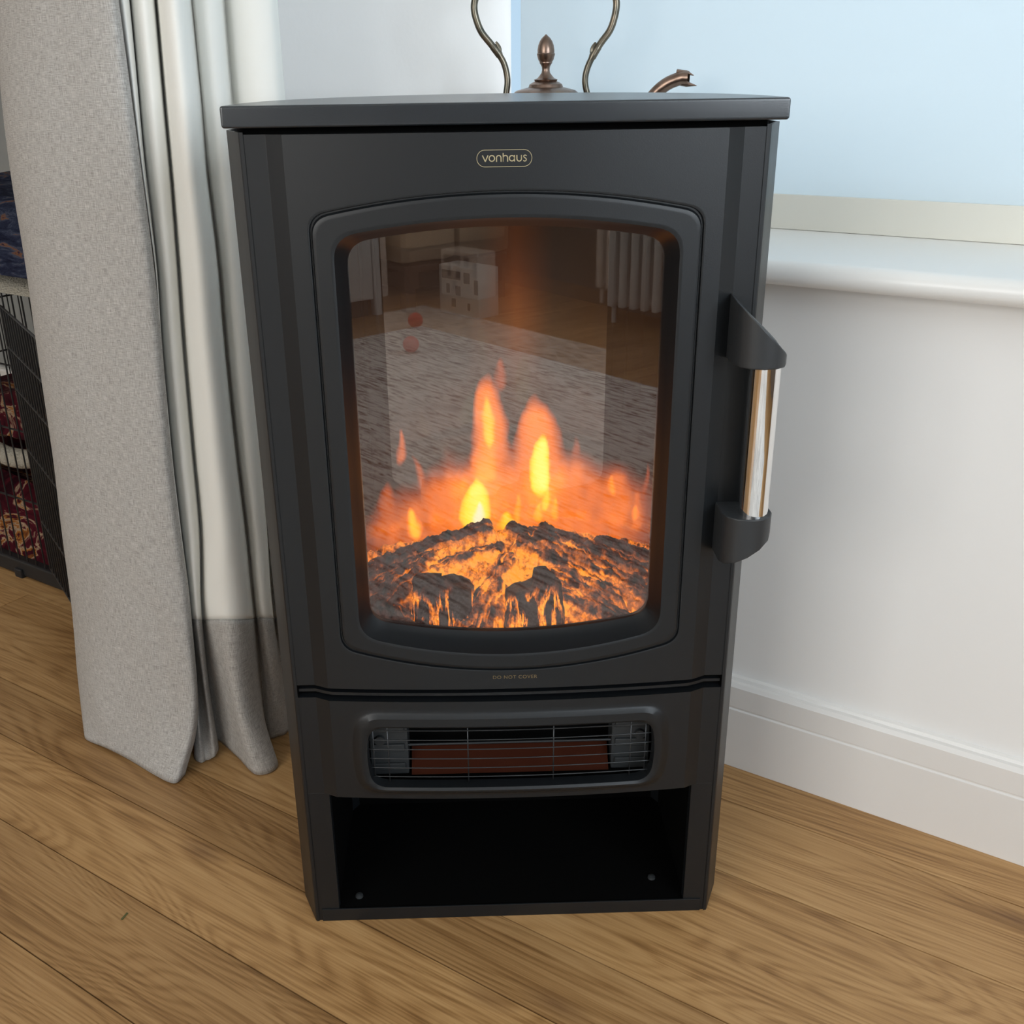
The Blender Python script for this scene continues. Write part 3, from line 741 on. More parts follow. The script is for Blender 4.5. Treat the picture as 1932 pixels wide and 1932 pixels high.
# ================================================================== THE KETTLE on the sill
KC = Vector((.0765, .556, .748))
kettle = empty('kettle', KC); tag(kettle, 'old copper kettle with acorn lid knob and tall curved handle on the window sill', 'kettle')
kk = lambda bm: fixn(bm)
obj('body', kk(lathe(bmesh.new(), [(.0001, .001), (.088, .001), (.094, .006), (.1, .03), (.102, .06), (.098, .09), (.086, .118), (.070, .140), (.055, .156), (.050, .166), (.0485, .172), (.0001, .172)], (0, 0, 0), 64)), M['copper'], kettle)
zz = [(.0490, -.007), (.047, 0), (.0406, .0052), (.026, .0088), (.0240, .0092), (.0225, .013), (.0193, .0150), (.0150, .0170), (.0165, .0190), (.0120, .0205), (.0105, .022), (.0092, .0235), (.0060, .0275), (.0052, .031), (.0056, .035), (.0072, .0380), (.0088, .0400), (.0086, .0412), (.0105, .0440), (.0122, .0500), (.0124, .0515), (.0115, .0525), (.0116, .056), (.0106, .062), (.0085, .0672), (.0058, .071), (.0025, .0738), (.0008, .0755), (.0001, .0757)]
zz = [(r, z+.178) for r, z in zz]
lid = obj('lid', kk(lathe(bmesh.new(), [(.0001, .170)]+zz[:11], (0, 0, 0), 48)), M['copper'], kettle)
obj('acorn_knob', kk(lathe(bmesh.new(), zz[10:], (0, 0, 0), 32)), M['copper'], lid)
def arm(s):
    if s < 0: px = [(952, 215), (955, 180), (958, 150), (953, 122), (943, 102), (928, 82), (911, 60), (902, 38), (898, 18), (900, 0), (910, -30), (935, -62), (975, -85), (1028, -92)]
    else: px = [(1118, 215), (1109, 180), (1104, 155), (1107, 132), (1117, 108), (1131, 84), (1148, 60), (1156, 36), (1159, 15), (1157, 0), (1148, -30), (1122, -62), (1082, -85), (1028, -92)]
    P = smoothpath([((a-1030)*.00073, 0, .178 + (178-b)*.00067) for a, b in px], 6)
    n = len(P); rr = [.0043 if k < n*.30 else (.0052 if k < n*.36 else .0047) for k in range(n)]
    bm = tube(bmesh.new(), P, rr, 14)
    k0 = int(n*.345); c = P[k0]
    lp = smoothpath([c+Vector((-s*.002, 0, -.006)), c+Vector((-s*.0052, 0, -.0035)), c+Vector((-s*.0045, 0, .003)), c+Vector((-s*.001, 0, .010))], 5)
    tube(bm, lp, [.0012+.0022*math.sin(PI*i/(len(lp)-1)) for i in range(len(lp))], 8)
    return fixn(bm)
for s in (-1, 1): obj('handle_arm', arm(s), M['brass'], kettle)
sd = Vector((.93, -.37, 0)).normalized()
sp = smoothpath([sd*.080+Vector((0, 0, .045)), sd*.106+Vector((0, 0, .070)), sd*.122+Vector((0, 0, .115)), sd*.134+Vector((0, 0, .150)), sd*.149+Vector((0, 0, .174)), sd*.166+Vector((0, 0, .189)), sd*.185+Vector((0, 0, .1965)), sd*.196+Vector((0, 0, .1970))], 6)
n_ = len(sp); bm = tube(bmesh.new(), sp, [.020-.0115*min(1, i/(n_*.55)) for i in range(n_)], 18, cap=False)
# open beak: the upper lip runs on, the lower lip drops to a point
tube(bm, [sp[-1]+Vector((0, 0, .0075))-sd*.016, sp[-1]+Vector((0, 0, .0065))-sd*.003, sp[-1]+Vector((0, 0, .0030))+sd*.0065], [.0035, .0028, .0004], 8)
tube(bm, [sp[-1]-Vector((0, 0, .004))-sd*.016, sp[-1]-Vector((0, 0, .0075))-sd*.002, sp[-1]-Vector((0, 0, .0095))+sd*.0110], [.0045, .0035, .0004], 8)
obj('spout', fixn(bm), M['copper'], kettle)

# ================================================================== THE CURTAIN
FACE = [[[-0.6151, 0.475, 1.0833], [-0.6191, 0.475, 1.0479], [-0.6316, 0.475, 0.9369], [-0.6386, 0.475, 0.8388], [-0.6412, 0.475, 0.7208], [-0.6449, 0.475, 0.6177], [-0.6504, 0.475, 0.452], [-0.6588, 0.475, 0.3247], [-0.6652, 0.475, 0.1891], [-0.6693, 0.455, 0.0569], [-0.6551, 0.4101, 0.002]], [[-0.5871, 0.425, 1.0791], [-0.5908, 0.425, 1.0448], [-0.6021, 0.425, 0.9376], [-0.6084, 0.425, 0.8428], [-0.6109, 0.425, 0.7287], [-0.6144, 0.425, 0.629], [-0.6199, 0.425, 0.4689], [-0.6276, 0.425, 0.3459], [-0.6335, 0.425, 0.2148], [-0.6455, 0.415, 0.0718], [-0.6449, 0.3939, 0.002]], [[-0.5408, 0.372, 1.0743], [-0.5436, 0.372, 1.0413], [-0.5523, 0.372, 0.938], [-0.5571, 0.372, 0.8466], [-0.5592, 0.372, 0.7367], [-0.5626, 0.372, 0.6407], [-0.5682, 0.372, 0.4864], [-0.5747, 0.372, 0.3678], [-0.5795, 0.372, 0.2415], [-0.6047, 0.372, 0.0792], [-0.6035, 0.365, 0.0054]], [[-0.4941, 0.335, 1.0709], [-0.4959, 0.335, 1.0387], [-0.5014, 0.335, 0.938], [-0.5045, 0.335, 0.849], [-0.506, 0.335, 0.742], [-0.5093, 0.335, 0.6484], [-0.5152, 0.335, 0.4982], [-0.5203, 0.335, 0.3827], [-0.5239, 0.335, 0.2597], [-0.5421, 0.335, 0.0922], [-0.5589, 0.335, 0.0022]], [[-0.4529, 0.31, 1.0684], [-0.4537, 0.31, 1.0368], [-0.4563, 0.31, 0.9379], [-0.4577, 0.31, 0.8505], [-0.4588, 0.31, 0.7453], [-0.462, 0.31, 0.6535], [-0.4682, 0.31, 0.5059], [-0.472, 0.31, 0.3925], [-0.4745, 0.31, 0.2716], [-0.4853, 0.31, 0.1024], [-0.5161, 0.2996, 0.002]], [[-0.4263, 0.3, 1.0673], [-0.4265, 0.3, 1.0359], [-0.427, 0.3, 0.9377], [-0.4272, 0.3, 0.8509], [-0.428, 0.3, 0.7464], [-0.4312, 0.3, 0.6553], [-0.4377, 0.3, 0.5088], [-0.4406, 0.3, 0.3961], [-0.4422, 0.3, 0.2761], [-0.4479, 0.298, 0.1092], [-0.4826, 0.278, 0.002]], [[-0.4201, 0.31, 1.068], [-0.42, 0.31, 1.0364], [-0.4197, 0.31, 0.9374], [-0.4195, 0.31, 0.8499], [-0.4202, 0.31, 0.7446], [-0.4234, 0.31, 0.6527], [-0.4301, 0.31, 0.5051], [-0.4327, 0.31, 0.3915], [-0.434, 0.31, 0.2705], [-0.447, 0.318, 0.0914], [-0.4718, 0.2977, 0.002]]]
LIN = [[[-0.4274, 0.335, 1.0701], [-0.4272, 0.335, 1.0378], [-0.4268, 0.335, 0.937], [-0.4269, 0.335, 0.8478], [-0.4262, 0.335, 0.7405], [-0.4308, 0.335, 0.6469], [-0.4375, 0.335, 0.4964], [-0.4401, 0.335, 0.3807], [-0.4415, 0.335, 0.2575], [-0.4621, 0.37, 0.1044], [-0.4658, 0.3392, 0.002]], [[-0.4226, 0.3259, 1.0693], [-0.4227, 0.3259, 1.0373], [-0.423, 0.3259, 0.9371], [-0.4236, 0.3259, 0.8485], [-0.4232, 0.3259, 0.742], [-0.428, 0.3259, 0.649], [-0.4347, 0.3259, 0.4996], [-0.4372, 0.3259, 0.3847], [-0.4384, 0.3259, 0.2622], [-0.459, 0.365, 0.1074], [-0.461, 0.3324, 0.002]], [[-0.416, 0.322, 1.0689], [-0.4167, 0.322, 1.037], [-0.4188, 0.322, 0.9371], [-0.4207, 0.322, 0.8488], [-0.4212, 0.322, 0.7426], [-0.4267, 0.322, 0.6499], [-0.4333, 0.322, 0.5009], [-0.4355, 0.322, 0.3863], [-0.4365, 0.322, 0.2642], [-0.4559, 0.36, 0.1105], [-0.4537, 0.3281, 0.002]], [[-0.4145, 0.3364, 1.07], [-0.4158, 0.3364, 1.0378], [-0.4198, 0.3364, 0.9368], [-0.423, 0.3364, 0.8476], [-0.4244, 0.3364, 0.7402], [-0.4306, 0.3364, 0.6466], [-0.4373, 0.3364, 0.4959], [-0.4393, 0.3364, 0.3801], [-0.44, 0.3364, 0.2567], [-0.4574, 0.37, 0.1042], [-0.4508, 0.3293, 0.002]], [[-0.4217, 0.37, 1.0727], [-0.4233, 0.37, 1.0397], [-0.428, 0.37, 0.9362], [-0.4318, 0.37, 0.8448], [-0.4336, 0.37, 0.7347], [-0.4403, 0.37, 0.6387], [-0.4472, 0.37, 0.4843], [-0.4491, 0.37, 0.3656], [-0.4497, 0.37, 0.2391], [-0.4588, 0.38, 0.098], [-0.4485, 0.3331, 0.002]], [[-0.409, 0.3385, 1.0701], [-0.4104, 0.3385, 1.0378], [-0.4151, 0.3385, 0.9367], [-0.4187, 0.3385, 0.8473], [-0.4209, 0.3385, 0.7398], [-0.4273, 0.3385, 0.646], [-0.4338, 0.3385, 0.4951], [-0.436, 0.3385, 0.3791], [-0.4381, 0.3385, 0.2555], [-0.4465, 0.36, 0.1102], [-0.4426, 0.3355, 0.002]], [[-0.395, 0.325, 1.0689], [-0.3965, 0.325, 1.0369], [-0.4009, 0.325, 0.9368], [-0.4042, 0.325, 0.8483], [-0.4077, 0.325, 0.7419], [-0.4135, 0.325, 0.6489], [-0.4196, 0.325, 0.4995], [-0.4224, 0.325, 0.3847], [-0.4285, 0.325, 0.2624], [-0.4374, 0.345, 0.1194], [-0.4337, 0.335, 0.0089]], [[-0.3883, 0.3385, 1.0699], [-0.3897, 0.3385, 1.0375], [-0.3941, 0.3385, 0.9364], [-0.3971, 0.3385, 0.847], [-0.402, 0.3385, 0.7395], [-0.4074, 0.3385, 0.6456], [-0.413, 0.3385, 0.4946], [-0.4167, 0.3385, 0.3786], [-0.4268, 0.3385, 0.2552], [-0.4371, 0.36, 0.1099], [-0.4348, 0.36, 0.0036]], [[-0.3924, 0.37, 1.0724], [-0.3938, 0.37, 1.0393], [-0.3983, 0.37, 0.9358], [-0.4012, 0.37, 0.8443], [-0.4067, 0.37, 0.7342], [-0.412, 0.37, 0.6381], [-0.4176, 0.37, 0.4837], [-0.4216, 0.37, 0.3649], [-0.4336, 0.37, 0.2386], [-0.4411, 0.385, 0.0943], [-0.4413, 0.3863, 0.002]], [[-0.3765, 0.3294, 1.069], [-0.3778, 0.3294, 1.0369], [-0.3816, 0.3294, 0.9364], [-0.3845, 0.3294, 0.8476], [-0.3889, 0.3294, 0.7408], [-0.3936, 0.3294, 0.6475], [-0.3984, 0.3294, 0.4975], [-0.4016, 0.3294, 0.3822], [-0.4117, 0.3294, 0.2596], [-0.4072, 0.34, 0.1216], [-0.4025, 0.3432, 0.002]], [[-0.3583, 0.312, 1.0674], [-0.3592, 0.312, 1.0357], [-0.3619, 0.312, 0.9365], [-0.3645, 0.312, 0.8488], [-0.3664, 0.312, 0.7433], [-0.3702, 0.312, 0.6512], [-0.3731, 0.312, 0.5031], [-0.3746, 0.312, 0.3892], [-0.3809, 0.312, 0.2681], [-0.3819, 0.31, 0.1219], [-0.3643, 0.2956, 0.002]], [[-0.3495, 0.3339, 1.069], [-0.35, 0.3339, 1.0368], [-0.3517, 0.3339, 0.9359], [-0.3541, 0.3339, 0.8467], [-0.3537, 0.3339, 0.7394], [-0.3565, 0.3339, 0.6457], [-0.3576, 0.3339, 0.495], [-0.3574, 0.3339, 0.3792], [-0.3602, 0.3339, 0.2559], [-0.3635, 0.335, 0.1053], [-0.3372, 0.3164, 0.002]], [[-0.3556, 0.385, 1.0731], [-0.356, 0.385, 1.0396], [-0.3573, 0.385, 0.9349], [-0.3597, 0.385, 0.8423], [-0.3584, 0.385, 0.7308], [-0.3609, 0.385, 0.6335], [-0.3613, 0.385, 0.4771], [-0.3604, 0.385, 0.3568], [-0.3618, 0.385, 0.2287], [-0.366, 0.39, 0.0984], [-0.3677, 0.385, 0.0036]], [[-0.347, 0.371, 1.0719], [-0.3474, 0.371, 1.0388], [-0.3488, 0.371, 0.9351], [-0.3509, 0.371, 0.8434], [-0.35, 0.371, 0.733], [-0.3524, 0.371, 0.6367], [-0.3533, 0.371, 0.4818], [-0.3529, 0.371, 0.3628], [-0.3547, 0.371, 0.236], [-0.3552, 0.385, 0.1012], [-0.3583, 0.3868, 0.002]], [[-0.3317, 0.365, 1.0713], [-0.3322, 0.365, 1.0382], [-0.3337, 0.365, 0.935], [-0.3353, 0.365, 0.8436], [-0.3356, 0.365, 0.7338], [-0.3376, 0.365, 0.6379], [-0.3397, 0.365, 0.4837], [-0.3406, 0.365, 0.3651], [-0.3434, 0.365, 0.2389], [-0.3463, 0.385, 0.1009], [-0.3488, 0.39, 0.0034]], [[-0.3214, 0.383, 1.0725], [-0.3219, 0.383, 1.0391], [-0.3238, 0.383, 0.9344], [-0.3247, 0.383, 0.8419], [-0.3263, 0.383, 0.7306], [-0.328, 0.383, 0.6334], [-0.3313, 0.383, 0.4771], [-0.3334, 0.383, 0.357], [-0.3373, 0.383, 0.2291], [-0.3391, 0.4, 0.0913], [-0.3399, 0.396, 0.002]], [[-0.3242, 0.425, 1.0759], [-0.3248, 0.425, 1.0414], [-0.3268, 0.425, 0.9336], [-0.3275, 0.425, 0.8382], [-0.3297, 0.425, 0.7236], [-0.3312, 0.425, 0.6234], [-0.3352, 0.425, 0.4624], [-0.3379, 0.425, 0.3387], [-0.3423, 0.425, 0.207], [-0.3384, 0.42, 0.0789], [-0.3339, 0.4058, 0.002]], [[-0.312, 0.4075, 1.0744], [-0.3125, 0.4075, 1.0403], [-0.3141, 0.4075, 0.9338], [-0.3148, 0.4075, 0.8396], [-0.3168, 0.4075, 0.7263], [-0.3183, 0.4075, 0.6273], [-0.3216, 0.4075, 0.4683], [-0.3241, 0.4075, 0.346], [-0.3284, 0.4075, 0.2159], [-0.3209, 0.44, 0.0659], [-0.3178, 0.4094, 0.002]], [[-0.2881, 0.4, 1.0735], [-0.2884, 0.4, 1.0396], [-0.2893, 0.4, 0.9336], [-0.2898, 0.4, 0.8398], [-0.2915, 0.4, 0.7271], [-0.2928, 0.4, 0.6286], [-0.2946, 0.4, 0.4703], [-0.2968, 0.4, 0.3487], [-0.3008, 0.4, 0.2191], [-0.3061, 0.45, 0.0592], [-0.2986, 0.4233, 0.002]], [[-0.2671, 0.409, 1.0739], [-0.2671, 0.409, 1.0398], [-0.2673, 0.409, 0.9331], [-0.2676, 0.409, 0.8387], [-0.2691, 0.409, 0.7252], [-0.2703, 0.409, 0.626], [-0.2705, 0.409, 0.4666], [-0.2725, 0.409, 0.3441], [-0.2762, 0.409, 0.2137], [-0.2892, 0.45, 0.0587], [-0.2826, 0.43, 0.002]], [[-0.2616, 0.43, 1.0755], [-0.2615, 0.43, 1.0409], [-0.2614, 0.43, 0.9325], [-0.2616, 0.43, 0.8367], [-0.2631, 0.43, 0.7215], [-0.2642, 0.43, 0.6209], [-0.2638, 0.43, 0.459], [-0.2657, 0.43, 0.3347], [-0.2693, 0.43, 0.2023], [-0.2724, 0.45, 0.0582], [-0.2707, 0.4369, 0.002]]]
curtain = empty('curtain', (-.5, .36, 0)); tag(curtain, 'long grey linen curtain with cream lining hanging to the floor left of stove', 'curtain')
def drape(cols, nc, nr, bulge=0, seed=0):
    cs = []
    for c in cols:
        P = [Vector(p) for p in c]; top = P[0]; sl = (P[0]-P[1])/max(1e-4, P[0].z-P[1].z); t1 = top + sl*.10; t2 = top + sl*.16; t2.z = 2.385; t0 = t1*.6+t2*.4
        cs.append([t2, t0, t1] + P)
    R = [[cat(c, (len(c)-1)*j/nr) for j in range(nr+1)] for c in cs]      # columns resampled by row
    V = []
    for j in range(nr+1):
        row = [R[i][j] for i in range(len(cs))]
        for k in range(nc+1):
            p = cat(row, (len(row)-1)*k/nc)
            wr = noise.noise(Vector((p.x*9+seed, p.z*3.2, 0)))*.006 + noise.noise(Vector((p.x*26, p.z*9, seed)))*.0018*(1.6 if p.z < .35 else .6)
            V.append(Vector((p.x, p.y + wr*min(1, (p.z+.02)/.1), max(p.z, .0015))))
    F = [(j*(nc+1)+k, j*(nc+1)+k+1, (j+1)*(nc+1)+k+1, (j+1)*(nc+1)+k) for j in range(nr) for k in range(nc)]
    return V, F
def cloth(name, V, F, m, th=.0016, ncols=None):
    # length along the cloth as UV
    o = obj(name, (V, [], F), m, None, True, 180); me = o.data; uvl = me.uv_layers.new(name='UVMap'); nc = ncols
    for poly in me.polygons:
        for li in poly.loop_indices:
            i = me.loops[li].vertex_index; uvl.data[li].uv = (ULEN[i % (nc+1)], me.vertices[i].co.z)
    sm = o.modifiers.new('thickness', 'SOLIDIFY'); sm.thickness = th; sm.offset = 0
    at_(o, curtain); return o
nc, nr = 90, 150
V, F = drape(FACE, nc, nr, seed=3)
ULEN = [0.0]
mid = (nr//2)*(nc+1)
for k in range(nc): ULEN.append(ULEN[-1] + (V[mid+k+1]-V[mid+k]).length)
cloth('linen_face', V, F, M['face'], .0022, nc)['label'] = 'grey linen face'
# the cloth turns at the left edge and runs back behind the face to the lining side
nc, nr = 220, 200
V, F = drape(LIN, nc, nr, seed=8)
ULEN = [0.0]; mid = (nr//2)*(nc+1)
for k in range(nc): ULEN.append(ULEN[-1] + (V[mid+k+1]-V[mid+k]).length)
rows = nr+1
jh = [int(round(nr*(11.09)/13)) for k in range(nc+1)]      # the hem follows the weave, one level row all along
Vh = [v.copy() for v in V]
Fl = [f for f in F if all(q//(nc+1) <= jh[q % (nc+1)] for q in f)]
Fh = [f for f in F if not all(q//(nc+1) <= jh[q % (nc+1)] for q in f)]
for i in range(len(Vh)): Vh[i] = Vh[i] + Vector((0, -.0012, 0))
def strip(V, F):
    used = sorted({i for f in F for i in f}); mp = {a: b for b, a in enumerate(used)}
    return [V[i] for i in used], [tuple(mp[i] for i in f) for f in F], used
def cloth2(name, V, F, m, th):
    v, f, used = strip(V, F); o = obj(name, (v, [], f), m, None, True, 180); me = o.data; uvl = me.uv_layers.new(name='UVMap')
    for poly in me.polygons:
        for li in poly.loop_indices:
            i = me.loops[li].vertex_index; uvl.data[li].uv = (ULEN[used[i] % (nc+1)], me.vertices[i].co.z)
    sm = o.modifiers.new('thickness', 'SOLIDIFY'); sm.thickness = th; sm.offset = 0
    at_(o, curtain); return o
cloth2('lining', V, Fl, M['lining'], .0012)['label'] = 'cream lining side of the curtain'
cloth2('hem', Vh, Fh, M['face'], .002)['label'] = 'turned up grey linen hem'
# the fold at the left edge that joins face to lining
L0 = [Vector(p) for p in FACE[0]]; B0 = [Vector(p) for p in LIN[0]]
cols = []
for t in (0, .35, .7, 1):
    c = []
    for j in range(len(L0)):
        a = L0[j]; b = B0[min(j, len(B0)-1)]; p = a.lerp(b, t); p.z = a.z
        p.y = a.y + (max(a.y+.02, b.y+.03)-a.y)*math.sin(t*PI/2) if t < 1 else max(b.y+.02, p.y)
        c.append(tuple(p))
    cols.append(c)
nc, nr = 40, 120
V, F = drape(cols, nc, nr, seed=3)
ULEN = [k*.01 for k in range(nc+1)]
cloth('back_fold', V, F, M['face'], .0015, nc)

# ================================================================== THE DOG CRATE beyond the curtain
CU0, CU1, CV0, CV1, CH = 1.02, 1.90, .2585, .82, .600
crate = empty('dog_crate', uv(1.45, .54, 0)); tag(crate, 'black wire dog crate standing on the floor behind the grey curtain', 'dog crate')
def wires(fr, L, H, step, z0=.035, hor=(.035, .18, .33, .46), r=.0016, r2=.0022):
    bm = bmesh.new(); k = 0; x = 0
    while x <= L+.001: tube(bm, [fr(x, 0, z0), fr(x, 0, H)], r, 6); x += step
    for z in list(hor)+[H]: tube(bm, [fr(0, .0025, z), fr(L, .0025, z)], r2, 6)
    tube(bm, [fr(0, 0, z0), fr(0, 0, H)], r2*1.3, 6); tube(bm, [fr(L, 0, z0), fr(L, 0, H)], r2*1.3, 6)
    return fixn(bm)
at_(obj('front_panel', wires(lambda x, y, z: uv(CU0+x, CV0+y, z), CU1-CU0, CH, .0293), M['blackwire']), crate)
at_(obj('back_panel', wires(lambda x, y, z: uv(CU0+x, CV1-y, z), CU1-CU0, CH, .0293), M['blackwire']), crate)
at_(obj('end_panel', wires(lambda x, y, z: uv(CU0+y, CV0+x, z), CV1-CV0, CH, .0293), M['blackwire']), crate)
at_(obj('end_panel', wires(lambda x, y, z: uv(CU1-y, CV0+x, z), CV1-CV0, CH, .0293), M['blackwire']), crate)
bm = bmesh.new()
for k in range(19): tube(bm, [uv(CU0, CV0+.03*k, CH), uv(CU1, CV0+.03*k, CH)], .0016, 6)
for k in range(5): tube(bm, [uv(CU0+k*(CU1-CU0)/4, CV0, CH), uv(CU0+k*(CU1-CU0)/4, CV1, CH)], .0022, 6)
at_(obj('roof_panel', fixn(bm), M['blackwire']), crate)
hx, hy = -.885, .934; dx, dy = .522, -.853
at_(obj('open_door', wires(lambda x, y, z: Vector((hx+dx*x-dy*y*0, hy+dy*x-.004, z)), .40, .575, .0250, .045, (.045, .15, .30, .42, .50), .0019, .0021), M['blackwire']), crate)
bm = newbox((CU0-.005, CV0-.006, .004), (CU1+.005, CV1+.005, .038), ufr, .004)
at_(obj('tray', bm, M['tray'], None, False), crate)
for u in (1.06, 1.368, 1.86): at_(obj('foot', newbox((u-.012, CV0-.012, 0), (u+.012, CV0+.004, .020), ufr, .003), M['tray'], None, False), crate)
# bedding
def puff(nx, ny, u0, u1, v0, v1, z0, hfun, seed, fr=ufr, amp=.018):
    V, F = [], []
    for s in (1, 0):
        for j in range(ny+1):
            for i in range(nx+1):
                a, b = i/nx, j/ny; u = u0+(u1-u0)*a; v = v0+(v1-v0)*b
                e = min(1, min(a, 1-a)*9)**.5*min(1, min(b, 1-b)*7)**.5
                h = hfun(u, v) + amp*noise.noise(Vector((u*9, v*9, seed)))
                V.append(fr(u, v, z0 + (h*e if s else 0)))
    n1 = (nx+1)*(ny+1)
    for j in range(ny):
        for i in range(nx):
            a = j*(nx+1)+i; F.append((a, a+1, a+nx+2, a+nx+1)); F.append((n1+a, n1+a+nx+1, n1+a+nx+2, n1+a+1))
    for j in range(ny): F.append((j*(nx+1), (j+1)*(nx+1), n1+(j+1)*(nx+1), n1+j*(nx+1))); a = j*(nx+1)+nx; F.append((a, n1+a, n1+a+nx+1, a+nx+1))
    for i in range(nx): F.append((i, n1+i, n1+i+1, i+1)); a = ny*(nx+1)+i; F.append((a, a+1, n1+a+1, n1+a))
    return V, [], F
b_ = obj('dog_bed', puff(70, 50, CU0+.02, CU1-.03, CV0+.012, CV1-.02, .039, lambda u, v: .06+.14*max(0, (u-1.10))*min(1, (v-.2)/.2) + .05*max(0, 1-abs(v-.33)/.08), 4), M['maroon'])
tag(b_, 'maroon bed with pale pattern lying inside the wire crate', 'dog bed')
def roll(u0, u1, v, z, r, seed, rise):
    P = [uv(u0+(u1-u0)*k/20, v+.01*math.sin(k), z+rise*k/20+.004*noise.noise(Vector((k*.4, seed, 0)))) for k in range(21)]
    return fixn(tube(bmesh.new(), P, [r*(1+.15*noise.noise(Vector((k*.7, 1, seed)))) for k in range(21)], 14))
tag(obj('fleece_throw', roll(1.05, 1.66, CV0+.045, .263, .020, 3, -.03), M['fleece']), 'pale fleece throw edge inside the crate above the maroon bed', 'throw')
c_ = obj('cushion', puff(40, 30, CU0+.03, CU1-.05, CV0+.09, CV1-.1, .262, lambda u, v: .065+.02*math.sin(u*6), 9), M['maroon'])
tag(c_, 'dark maroon cushion lying behind the fleece in the crate', 'cushion')
f_ = obj('fleece_blanket', puff(70, 40, CU0-.01, CU1+.01, CV0-.012, CV1+.01, CH+.0025, lambda u, v: .024, 12, ufr, .004), M['fleece'])
tag(f_, 'cream fleece blanket folded on the crate roof under the navy one', 'blanket')
n_ = obj('folded_blanket', puff(70, 40, CU0+.0, CU1, CV0-.004, CV1, CH+.0325, lambda u, v: .124+.012*math.sin(v*9), 15), M['navy'])
tag(n_, 'dark navy patterned blanket folded on top of the dog crate', 'blanket')

# ================================================================== THE ROOM MIRRORED IN THE STOVE GLASS
ra, rb = Vector((.637, .771, 0)), Vector((-.771, .637, 0)); rc = Vector((-.224, -3.185, 0))
rug = obj('rug', newbox((0, 0, .0005), (2.35, 1.72, .012), None, .003), M['rug'], None, False)
rug.location = rc; rug.rotation_euler = (0, 0, math.atan2(ra.y, ra.x)); tag(rug, 'pale rug with dark streaks on the oak floor, mirrored in stove glass', 'rug')
bl_ = obj('ball', fixn(lathe(bmesh.new(), [(.0001, -.03)]+[(.03*math.sin(PI*k/18), -.03*math.cos(PI*k/18)) for k in range(1, 18)]+[(.0001, .03)], (0, 0, 0), 32)), M['ball'])
bl_.location = (-.243, -2.745, .043); tag(bl_, 'red plastic ball on the pale rug, mirrored in stove glass', 'ball')
rd = empty('radiator', (.6, -3.2, 0)); tag(rd, 'white column radiator mirrored at upper right of the stove glass', 'radiator')
r0 = Vector((.545, -3.215, 0)); rdir = Vector((.75, .66, 0)).normalized(); rn = Vector((rdir.y, -rdir.x, 0))
for k in range(9):
    bm = bmesh.new()
    for q in (0, .045): tube(bm, smoothpath([r0+rdir*(.052*k)+rn*q+Vector((0, 0, z)) for z in (.075, .1, .4, .575, .6)], 3), .0165, 12)
    for z in (.085, .585): tube(bm, [r0+rdir*(.052*k)+rn*-.002+Vector((0, 0, z)), r0+rdir*(.052*k)+rn*.047+Vector((0, 0, z))], .019, 12)
    at_(obj('column', fixn(bm), M['radiator']), rd)
for k in (0, 8): at_(obj('foot', fixn(tube(bmesh.new(), [r0+rdir*(.052*k)+rn*.022+Vector((0, 0, 0)), r0+rdir*(.052*k)+rn*.022+Vector((0, 0, .08))], .010, 10)), M['radiator']), rd)
for z in (.10, .57): at_(obj('header_pipe', fixn(tube(bmesh.new(), [r0+rn*.022+Vector((0, 0, z)), r0+rdir*.416+rn*.022+Vector((0, 0, z))], .014, 10)), M['radiator']), rd)
ty = empty('toy_box', (-.07, -3.42, 0)); tag(ty, 'white openwork toy box on the floor mirrored in stove glass', 'toy')
t0 = Vector((-.153, -3.489, 0)); td = Vector((.70, .714, 0)).normalized(); tn = Vector((td.y, -td.x, 0))
tf = lambda x, y, z: t0 + td*x + tn*y + Vector((0, 0, z))
at_(obj('shell', newbox((0, 0, .0), (.235, .12, .205), tf, .006), M['toy'], None, False), ty)
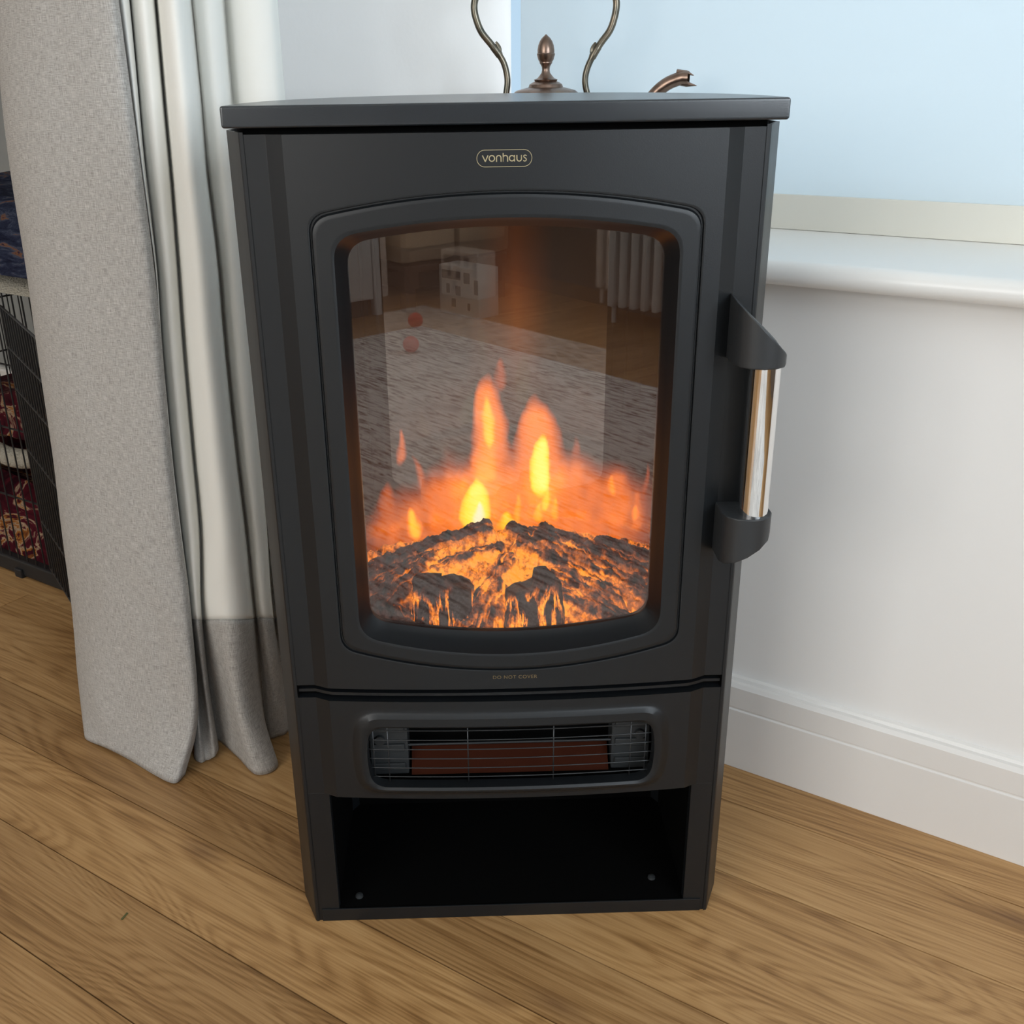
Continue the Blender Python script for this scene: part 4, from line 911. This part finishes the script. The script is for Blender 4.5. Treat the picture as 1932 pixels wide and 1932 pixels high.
for x0, z0, x1, z1 in ((.02, .150, .13, .185), (.15, .140, .185, .185), (.045, .09, .065, .13), (.10, .085, .13, .125), (.075, .035, .10, .07), (.17, .03, .185, .06), (.21, .10, .232, .16)):
    at_(obj('opening', newbox((x0, -.001, z0), (x1, .004, z1), tf), M['toy_dark'], None, False), ty)
cb = empty('cabinet', uv(-1.3, -3.3)); tag(cb, 'pale low cabinet on dark plinth, mirrored at left of the stove glass', 'cabinet')
at_(obj('carcass', newbox((-1.62, -3.55, .07), (-1.0, -3.06, .75), ufr, .01), M['trim'], None, False), cb)
at_(obj('plinth', newbox((-1.60, -3.55, 0), (-1.02, -3.08, .07), ufr), M['toy_dark'], None, False), cb)
at_(obj('edge_post', newbox((-1.66, -3.10, 0), (-1.625, -3.065, .75), ufr, .004), M['trim'], None, False), cb)
sf = empty('sofa', uv(-2.0, -3.2)); tag(sf, 'tan sofa with dark wooden base, mirrored at top of the stove glass', 'sofa')
sfr = lambda x, y, z: uv(x, y, z)
at_(obj('base', newbox((-2.30, -3.56, .10), (-1.74, -3.0, .20), sfr, .01), M['wood_leg'], None, False), sf)
for a, b in (((-2.30, -3.56), (-2.02, -3.0)), ((-2.01, -3.56), (-1.72, -3.0))):
    at_(obj('seat_cushion', newbox((a[0], a[1], .205), (b[0], b[1], .40), sfr, .04), M['sofa']), sf)
at_(obj('backrest', newbox((-2.32, -3.585, .25), (-1.70, -3.46, .80), sfr, .04), M['sofa']), sf)
for u, v in ((-2.26, -3.5), (-1.78, -3.5), (-2.26, -3.05), (-1.78, -3.05)):
    at_(obj('leg', newbox((u-.025, v-.025, 0), (u+.025, v+.025, .10), sfr, .004), M['wood_leg'], None, False), sf)

# a scrap of dry leaf on the floor
lf = obj('leaf_scrap', newbox((-.0012, -.006, .0004), (.0012, .006, .0016), None, .0004), mat('olive_leaf', (.10, .10, .03), .7), None, False)
lf.location = (-0.4780, 0.0156, 0); lf.rotation_euler = (0, 0, -.35); tag(lf, 'tiny olive green leaf scrap on the oak floor near left corner', 'leaf')
